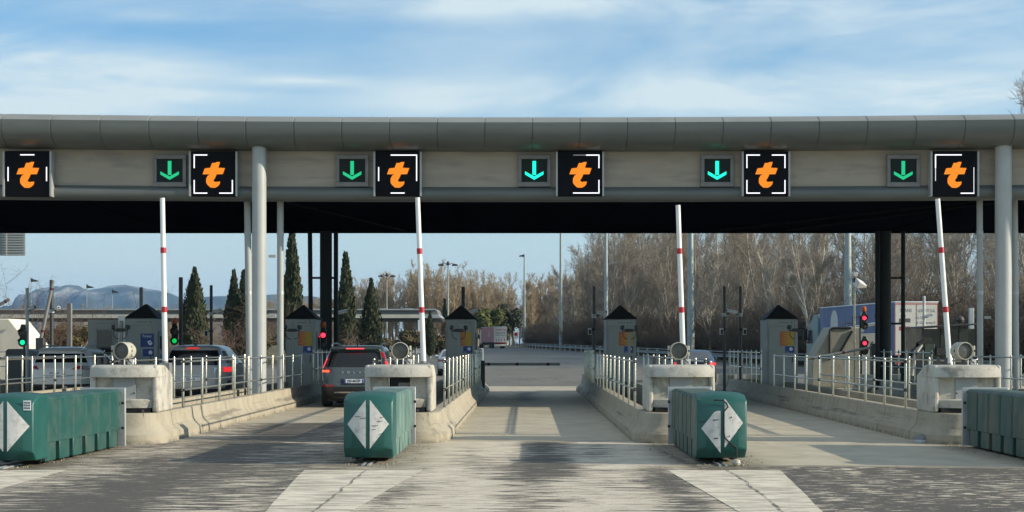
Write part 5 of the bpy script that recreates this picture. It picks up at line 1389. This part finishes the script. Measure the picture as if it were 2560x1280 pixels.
def bark(name, c1, c2, sc_=.6):
    m, t, b = base(name); oi = t.n('ShaderNodeObjectInfo').outputs['Random']; pos = t.n('ShaderNodeNewGeometry').outputs['Position']
    f = t.m('ADD', t.m('MULTIPLY', oi, .55), t.m('MULTIPLY', t.ss(t.noise(pos, sc_, 4), .3, .7), .45))
    t.set(b.inputs['Base Color'], t.mix(f, c1, c2)); b.inputs['Roughness'].default_value = .9; b.inputs['Specular IOR Level'].default_value = .15
    return m
M['bark'] = bark('grey_bark', (.30,.27,.215), (.52,.475,.39))
M['twig'] = bark('brown_twigs', (.185,.160,.130), (.335,.295,.24))
M['twigfar'] = bark('beige_twigs', (.30,.235,.155), (.42,.34,.23), .05)
M['barkfar'] = bark('beige_bark', (.18,.15,.11), (.30,.26,.20), .05)
M['twigred'] = bark('reddish_twigs', (.12,.080,.065), (.20,.135,.105))
def tree_thing(name, T, C, tm, cm, label, cat, group):
    root = thing(name, label, cat, (0,0,0), group=group)
    for nm, B, m in (('trunk', T, tm), ('crown', C, cm)):
        o = bpy.data.objects.new(nm, B.mesh(nm, m)); COL.objects.link(o); o.parent = root
    return root
protos = []
for k in range(6):
    T, C = bare_tree(20+k, 17.0, spread=(.34,.30,.38,.27,.36,.32)[k], prim=(22,24,20,26,22,24)[k], sec=8, ter=6, tw=3, twr=.0135, start=(.10,.18,.08,.15,.12,.2)[k], upr=(.12,.16,.10,.18,.13,.15)[k], steep=(.9,.75,1.0,.65,.9,.8)[k])
    protos.append((T, C))
def edge(Y): return float(np.interp(Y, [q[0] for q in RIGHT], [q[1] for q in RIGHT]))
r_ = random.Random(11)
spots = []
for i in range(1500):
    Y = 90 + (r_.random()**1.15)*235; dx = 4.5+(r_.random()**1.3)*24; X = edge(Y)+dx
    px = CX + X*F/Y
    if px > 2700 or px < 1395: continue
    if Y < 110 and X < 30: continue
    if any((X-a)**2+(Y-b_)**2 < (2.7+Y*.008)**2 for a, b_, _ in spots): continue
    spots.append((X, Y, dx))
    if len(spots) >= 120: break
roots = []
LAB = 'bare winter tree in the wood along the right side of the exit road'
for k, (X, Y, dx) in enumerate(spots):
    q = k % 6
    if len(roots) < 6:
        rt = tree_thing('bare_tree', protos[q][0], protos[q][1], M['bark'], M['twig'], LAB, 'tree', 'bare trees of the right-hand wood')
        roots.append(rt)
    else: rt = dup(roots[q])
    need = (CY-float(np.interp(CX+X*F/Y, [1380,1410,1440,1480,1510,1560,1800,2700], [690,672,640,610,575,555,530,480])))*Y/F + CH - ground_z(Y)
    s = max(need/17*r_.uniform(.86,1.08)*(1 if dx > 9 else .85), .55)
    rt.location = (X, Y, ground_z(Y)-.05); rt.rotation_euler = (0, 0, r_.uniform(0, 6.28)); rt.scale = (s*r_.uniform(.85,1.05), s*r_.uniform(.85,1.05), s)
# one taller tree that shows above the canopy at the right edge
tt = dup(roots[0], (38.6, 113, ground_z(113)), 'tallest bare tree, its top showing above the canopy at the right edge', 1.1); tt.scale = (1.15, 1.15, 1.34)
# pale slender birches in front of the wood
T, C = bare_tree(77, 10.5, spread=.26, prim=18, sec=6, ter=4, tw=3, twr=.013, start=.2, upr=.2, steep=.6)
M['birch'] = bark('pale_birch_bark', (.42,.39,.33), (.55,.52,.45)); M['birchtwig'] = bark('pale_birch_twigs', (.30,.27,.22), (.38,.34,.28))
bt = tree_thing('birch_tree', T, C, M['birch'], M['birchtwig'], 'slender pale birch before the dark wood, left of the blue lorry', 'tree', 'pale birches before the wood')
bt.location = (wx(2022, 112), 112, ground_z(112)); bt.rotation_euler = (0, R(-4), 1)
dup(bt, (wx(1950, 122), 122, ground_z(122)), 'slender pale birch behind the booth left of the blue lorry', 2.2)
dup(bt, (wx(1775, 150), 150, ground_z(150)), 'slender pale birch right of the thick lamp column', 4.0, (1.1,1.1,1.1))

# far woods that read as one mass
def mass(name, items, fams, tm, label):
    V = []; Fc = []; off = 0
    arr = [(np.array(T.v+C.v), np.array(T.f+[tuple(i+len(T.v) for i in f) for f in C.f])) for T, C in fams]
    for X, Y, Z, s, a, k in items:
        v, f = arr[k]; c_, s_ = math.cos(a), math.sin(a)
        V.append(np.stack([(v[:,0]*c_-v[:,1]*s_)*s+X, (v[:,0]*s_+v[:,1]*c_)*s+Y, v[:,2]*s+Z], 1)); Fc.append(f+off); off += len(v)
    V = np.concatenate(V); Fc = np.concatenate(Fc).astype(np.int32)
    me = bpy.data.meshes.new(name); me.vertices.add(len(V)); me.vertices.foreach_set('co', V.astype(np.float32).ravel())
    me.loops.add(Fc.size); me.loops.foreach_set('vertex_index', Fc.ravel()); me.polygons.add(len(Fc))
    me.polygons.foreach_set('loop_start', np.arange(0, Fc.size, 4, dtype=np.int32)); me.update(calc_edges=True); me.materials.append(tm)
    o = bpy.data.objects.new(name, me); COL.objects.link(o); tag(o, label, 'wood', kind='stuff')
low = [bare_tree(60+k, 17, spread=.24+.03*k, prim=15, sec=7, ter=5, tw=2, twr=.030, start=.12, upr=.22, steep=.6) for k in range(4)]
r_ = random.Random(5); items = []
for k in range(250):
    Y = 352+r_.random()**1.2*75; X = r_.uniform(-70, 22); px = CX+X*F/Y
    h = float(np.interp(px, [600,860,930,1060,1150,1250,1400,1500], [10,13.5,15.5,18.3,18.3,16.0,17,18]))*1.1
    items.append((X, Y, 1.0, h/17*r_.uniform(.86,1.06), r_.uniform(0,6.3), k % 4))
for k in range(170):
    Y = 480+r_.random()*90; X = r_.uniform(-215, -50)
    items.append((X, Y, .6, (14.0/17)*r_.uniform(.7,1.08), r_.uniform(0,6.3), k % 4))
mass('far_wood', items, low, M['twigfar'], 'far bare wood along the horizon behind the distant canopy')
# undergrowth under the wood
shr = []
def thicket(seed, h, w_, n, twr, up=.06):
    r = random.Random(seed); B = TB(); E = TB()
    for i in range(n):
        a = r.uniform(0, 6.3); q = w_*math.sqrt(r.random())*.45
        p = (q*math.cos(a), q*math.sin(a), 0); d = (r.gauss(0,.38)+.25*math.cos(a), r.gauss(0,.38)+.25*math.sin(a), 1)
        L = h*r.uniform(.6,1.1); s = curve(r, p, d, L, up, .14, 4); B.limb(s, [twr*2, twr*1.6, twr*1.2, twr*.8, twr*.4], 4)
        for j in range(10):
            k = r.randint(1, 3); p2 = s[k]+(s[k+1]-s[k])*r.random(); dd = (s[k+1]-s[k])/np.linalg.norm(s[k+1]-s[k])
            aa, bb = frame(dd); ph = r.uniform(0,6.3); v = dd*.75+(aa*math.cos(ph)+bb*math.sin(ph))*.65
            s2 = curve(r, p2, v, L*r.uniform(.18,.4), .05, .15, 2); B.limb(s2, [twr, twr*.7, twr*.4], 3)
            for l in range(3):
                p3 = s2[1]+(s2[2]-s2[1])*r.random(); v = np.array((r.gauss(0,.6), r.gauss(0,.6), r.gauss(.5,.5)))
                s3 = curve(r, p3, v, L*r.uniform(.08,.2), 0, .1, 1); B.limb(s3, [twr*.7, twr*.3], 3)
    return B, E
th = [thicket(5+k, 3.2, 3.4, 60, .015) for k in range(3)]
r_ = random.Random(9); items = []
for k in range(330):
    Y = 88+(r_.random()**1.2)*240; X = edge(Y)+2.5+r_.random()*12
    px = CX+X*F/Y
    if px > 2680 or (Y < 104 and X < 27): continue
    items.append((X, Y, ground_z(Y)-.05, r_.uniform(.7,1.5), r_.uniform(0,6.3), k % 3))
mass('undergrowth', items, th, M['twigdark'] if 'twigdark' in M else bark('dark_undergrowth_twigs', (.085,.072,.058), (.15,.125,.098), .1), 'dark bare undergrowth below the wood behind the guard rail')

# cypresses: spindles of many small upright sprays
def leaf_mat(name, c1, c2, c3):
    m, t, b = base(name); pos = t.n('ShaderNodeNewGeometry').outputs['Position']; ri = t.n('ShaderNodeNewGeometry').outputs['Random Per Island']
    f = t.ss(t.noise(pos, .9, 5, .6), .3, .7)
    c = t.mix(f, c1, c2); c = t.mix(t.m('MULTIPLY', t.m('MULTIPLY', ri, ri), .75), c, c3)
    t.set(b.inputs['Base Color'], c); b.inputs['Roughness'].default_value = .75; b.inputs['Specular IOR Level'].default_value = .2
    return m
M['cypress'] = leaf_mat('cypress_foliage', (.022,.033,.020), (.042,.052,.028), (.075,.082,.043))
M['evergreen'] = leaf_mat('evergreen_foliage', (.055,.072,.022), (.105,.118,.036), (.17,.165,.055))
M['olivebush'] = leaf_mat('olive_brown_bush', (.055,.050,.028), (.10,.085,.045), (.14,.115,.055))
M['hedge'] = leaf_mat('russet_hedge_leaves', (.08,.06,.03), (.11,.10,.04), (.20,.13,.06))
def cypress(px, ytop, wpx, Y0, label, seed, tips=1):
    r = random.Random(seed); x = wx(px, Y0); g = ground_z(Y0); h = wz(ytop, Y0)-g; W_ = wpx*Y0/F/2
    root = thing('cypress_tree', label, 'tree', (x, Y0, g), group='dark cypresses')
    B = TB(); n = 5200
    def prof(q): return (min(1, (q/.16)**.6)*(1-max(0,(q-.30)/.70)**1.55))**1.0 if q < 1 else 0
    peaks = [(0, 0, 1.0, 1.0)] + [(r.uniform(-.5,.5)*W_, r.uniform(-.3,.3)*W_, r.uniform(.78,.93), .5) for _ in range(tips)]
    lobes = [(r.uniform(0,6.3), r.uniform(.1,.9), r.uniform(.12,.3)) for _ in range(22)]
    for i in range(n):
        ox, oy, hh, ww = peaks[0] if r.random() < .72 else r.choice(peaks)
        q = r.random()**1.15; a = r.uniform(0, 6.283)
        rad = W_*ww*prof(q)
        for la, lq, lw in lobes:
            dd = abs((a-la+3.14) % 6.283-3.14)
            if dd < .6 and abs(q-lq) < lw: rad *= 1+.13*(1-dd/.6)
        rad *= math.sqrt(r.uniform(.45,1))*r.uniform(.86,1.08)
        p = np.array((ox*(1-q*.3)+rad*math.cos(a), oy+rad*math.sin(a), .15+q*h*hh*.985))
        d = np.array((math.cos(a)*.28+r.gauss(0,.16), math.sin(a)*.28+r.gauss(0,.16), 1.0)); d /= np.linalg.norm(d)
        sd_ = np.cross(d, (math.cos(a), math.sin(a), 0)); sd_ = sd_/np.linalg.norm(sd_)+np.array((math.cos(a), math.sin(a),0))*r.gauss(0,.5)
        l = h*.035*r.uniform(.6,1.5); w_ = l*r.uniform(.16,.30)
        o = len(B.v); B.v += [tuple(p-sd_*w_*.6), tuple(p+sd_*w_*.6), tuple(p+d*l*.6+sd_*w_), tuple(p+d*l*1.1), tuple(p+d*l*.6-sd_*w_)]; B.f.append((o,o+1,o+2,o+3,o+4))
    o = bpy.data.objects.new('crown', B.mesh('crown', M['cypress'], False)); COL.objects.link(o); o.parent = root
    cm = MB().lathe([(max(.02, W_*.62*prof(k/14)), .1+h*.96*k/14) for k in range(15)], n=12); cm.build('inner_crown', M['cypress'], root)
    MB().tube((0,0,-.1),(0,0,.6),.12).build('trunk', M['bark'], root)
cypress(487, 678, 62, 115, 'widest cypress, between the second green signal and the dark camera pole', 1, 2)
cypress(585, 684, 44, 122, 'cypress left of its close twin, beside the pale column', 2, 1)
cypress(609, 683, 34, 126, 'cypress right of its close twin, half hidden by the pale column', 3, 1)
cypress(730, 578, 44, 118, 'tallest slender cypress behind the booth nearest the pale column', 4, 1)
cypress(864, 640, 42, 120, 'pointed cypress right of the dark shaded column', 5, 2)
cypress(928, 704, 50, 125, 'broad cypress right of the pointed one, above the grey SUV', 6, 2)
cypress(1075, 783, 26, 150, 'small cypress right of the raised white arm', 7, 0)
cypress(1112, 752, 12, 215, 'tiny distant cypress above the end of the far canopy', 8, 0)

def bush(name, px, ytop, wpx, ybot, Y0, m, label, cat, seed, n=3200, leaf=.10, flat=1.0, group=None, trunk=False):
    r = random.Random(seed); x = wx(px, Y0); g = ground_z(Y0); zt = wz(ytop, Y0); zb = max(wz(ybot, Y0), g-.1); W_ = wpx*Y0/F/2; H_ = (zt-zb)/2
    root = thing(name, label, cat, (x, Y0, g), group=group)
    B = TB(); blobs = [(r.gauss(0,.42)*W_, r.gauss(0,.4)*W_, H_+r.gauss(.05,.40)*H_, r.uniform(.35,.6)) for _ in range(11)]
    for i in range(n):
        bx, by, bz, bs = r.choice(blobs)
        d = np.array((r.gauss(0,1), r.gauss(0,1), r.gauss(.2,1))); d /= np.linalg.norm(d); k = r.uniform(.55,1.0)
        p = np.array((bx+d[0]*W_*bs*k, by+d[1]*W_*bs*k, zb-g+min(2*H_, max(.0, bz+d[2]*H_*bs*k*1.15))))
        a, b_ = frame(d+np.array((r.gauss(0,.5), r.gauss(0,.5), r.gauss(0,.5)))+1e-4)
        l = leaf*r.uniform(.6,1.5)
        o = len(B.v); B.v += [tuple(p-a*l), tuple(p-b_*l*.5), tuple(p+a*l), tuple(p+b_*l*.5)]; B.f.append((o,o+1,o+2,o+3))
    o = bpy.data.objects.new('foliage', B.mesh('foliage', m, False)); COL.objects.link(o); o.parent = root
    st = TB()
    for i in range(7):
        bx, by, bz, bs = r.choice(blobs); st.limb([(bx*.1, by*.1, -.1), (bx*.6, by*.6, (zb-g+bz)*.55), (bx, by, zb-g+bz)], [.09, .06, .03], 5)
    o = bpy.data.objects.new('stems', st.mesh('stems', M['bark'])); COL.objects.link(o); o.parent = root
bush('evergreen_tree', 1214, 765, 74, 840, 338, M['evergreen'], 'round yellow-green evergreen left of the distant lorry', 'tree', 1, 5200, .30)
bush('evergreen_tree', 1262, 762, 60, 850, 352, M['cypress'], 'dark evergreen behind the distant lorry', 'tree', 2, 4200, .30)
bush('shrub', 1020, 822, 96, 880, 150, M['olivebush'], 'dark olive shrub above the round lamp beside the grey SUV', 'shrub', 3, 4200, .11)
bush('shrub', 955, 846, 90, 890, 142, M['olivebush'], 'low olive shrub just right of the grey SUV roof', 'shrub', 4, 2600, .10)
bush('shrub', 1100, 840, 80, 890, 165, M['olivebush'], 'olive shrub beside the booth left of the open lane', 'shrub', 5, 2800, .12)
bush('shrub', 190, 806, 120, 880, 112, M['hedge'], 'russet and green hedge shrub above the white crossover', 'shrub', 6, 4600, .075)
bush('shrub', 130, 815, 90, 880, 116, M['hedge'], 'russet hedge shrub behind the slanted dark arm', 'shrub', 7, 3000, .075)
bush('shrub', 300, 815, 120, 885, 120, M['hedge'], 'russet hedge shrub mostly behind the grey cabin', 'shrub', 8, 3000, .075)
bush('shrub', 640, 830, 110, 885, 135, M['olivebush'], 'dull shrub beside the pale column foot', 'shrub', 9, 3000, .10)
bush('shrub', 880, 842, 70, 885, 132, M['hedge'], 'russet shrub above the grey SUV roof', 'shrub', 10, 2600, .08)
# reddish bare shrubs
thb = [thicket(40+k, 4.2, 3.4, 15, .008, .1) for k in range(2)]
def bare_shrub(px, ytop, Y0, label, k, sxy=1.0, hroot=None):
    root = thing('bare_shrub', label, 'shrub', (wx(px, Y0), Y0, ground_z(Y0)), rz=px*.37, group='reddish bare shrubs')
    o = bpy.data.objects.new('branches', hroot or thb[k][0].mesh('branches', M['twigred'])); COL.objects.link(o); o.parent = root
    s = (wz(ytop, Y0)-ground_z(Y0))/4.3; root.scale = (s*sxy, s*sxy, s)
    return o.data
m0 = bare_shrub(52, 712, 108, 'tall reddish bare shrub at the left edge, before the mountain', 0, 1.0)
m1 = bare_shrub(8, 735, 104, 'reddish bare shrub cut by the left edge', 1, 1.0)
bare_shrub(205, 752, 112, 'reddish bare shrub above the white crossover', 0, .9, m0)
bare_shrub(425, 755, 116, 'reddish bare shrub behind the leftmost raised arm', 0, .9, m0)
bare_shrub(575, 778, 108, 'reddish bare shrub before the twin cypresses', 1, 1.9, m1)
bare_shrub(606, 790, 104, 'low reddish bare shrub left of the pale column foot', 0, 1.9, m0)
bare_shrub(855, 812, 112, 'reddish bare shrub at the foot of the pointed cypress', 1, 1.8, m1)
bare_shrub(130, 760, 110, 'reddish bare shrub behind the slim dark pole', 1, 1.0, m1)
bare_shrub(1108, 810, 180, 'reddish bare shrub under the end of the far canopy', 0, 1.6, m0)

# ================================================================== air
if HAZE:
    hm = bpy.data.materials.new('haze'); hm.use_nodes = True; hm.node_tree.nodes.clear(); t = NT(hm.node_tree)
    o_ = t.n('ShaderNodeOutputMaterial'); pv = t.n('ShaderNodeVolumePrincipled')
    pv.inputs['Color'].default_value = HAZE_C; pv.inputs['Density'].default_value = HAZE; pv.inputs['Anisotropy'].default_value = .2
    hm.node_tree.links.new(pv.outputs[0], o_.inputs['Volume'])
    hz = MB().box(-9200, 9200, -150, 10500, -1.02, 420).build('haze', hm, None, smooth=False); hz['kind'] = 'stuff'
    hz['label'] = 'thin bluish haze in the air toward the mountain'
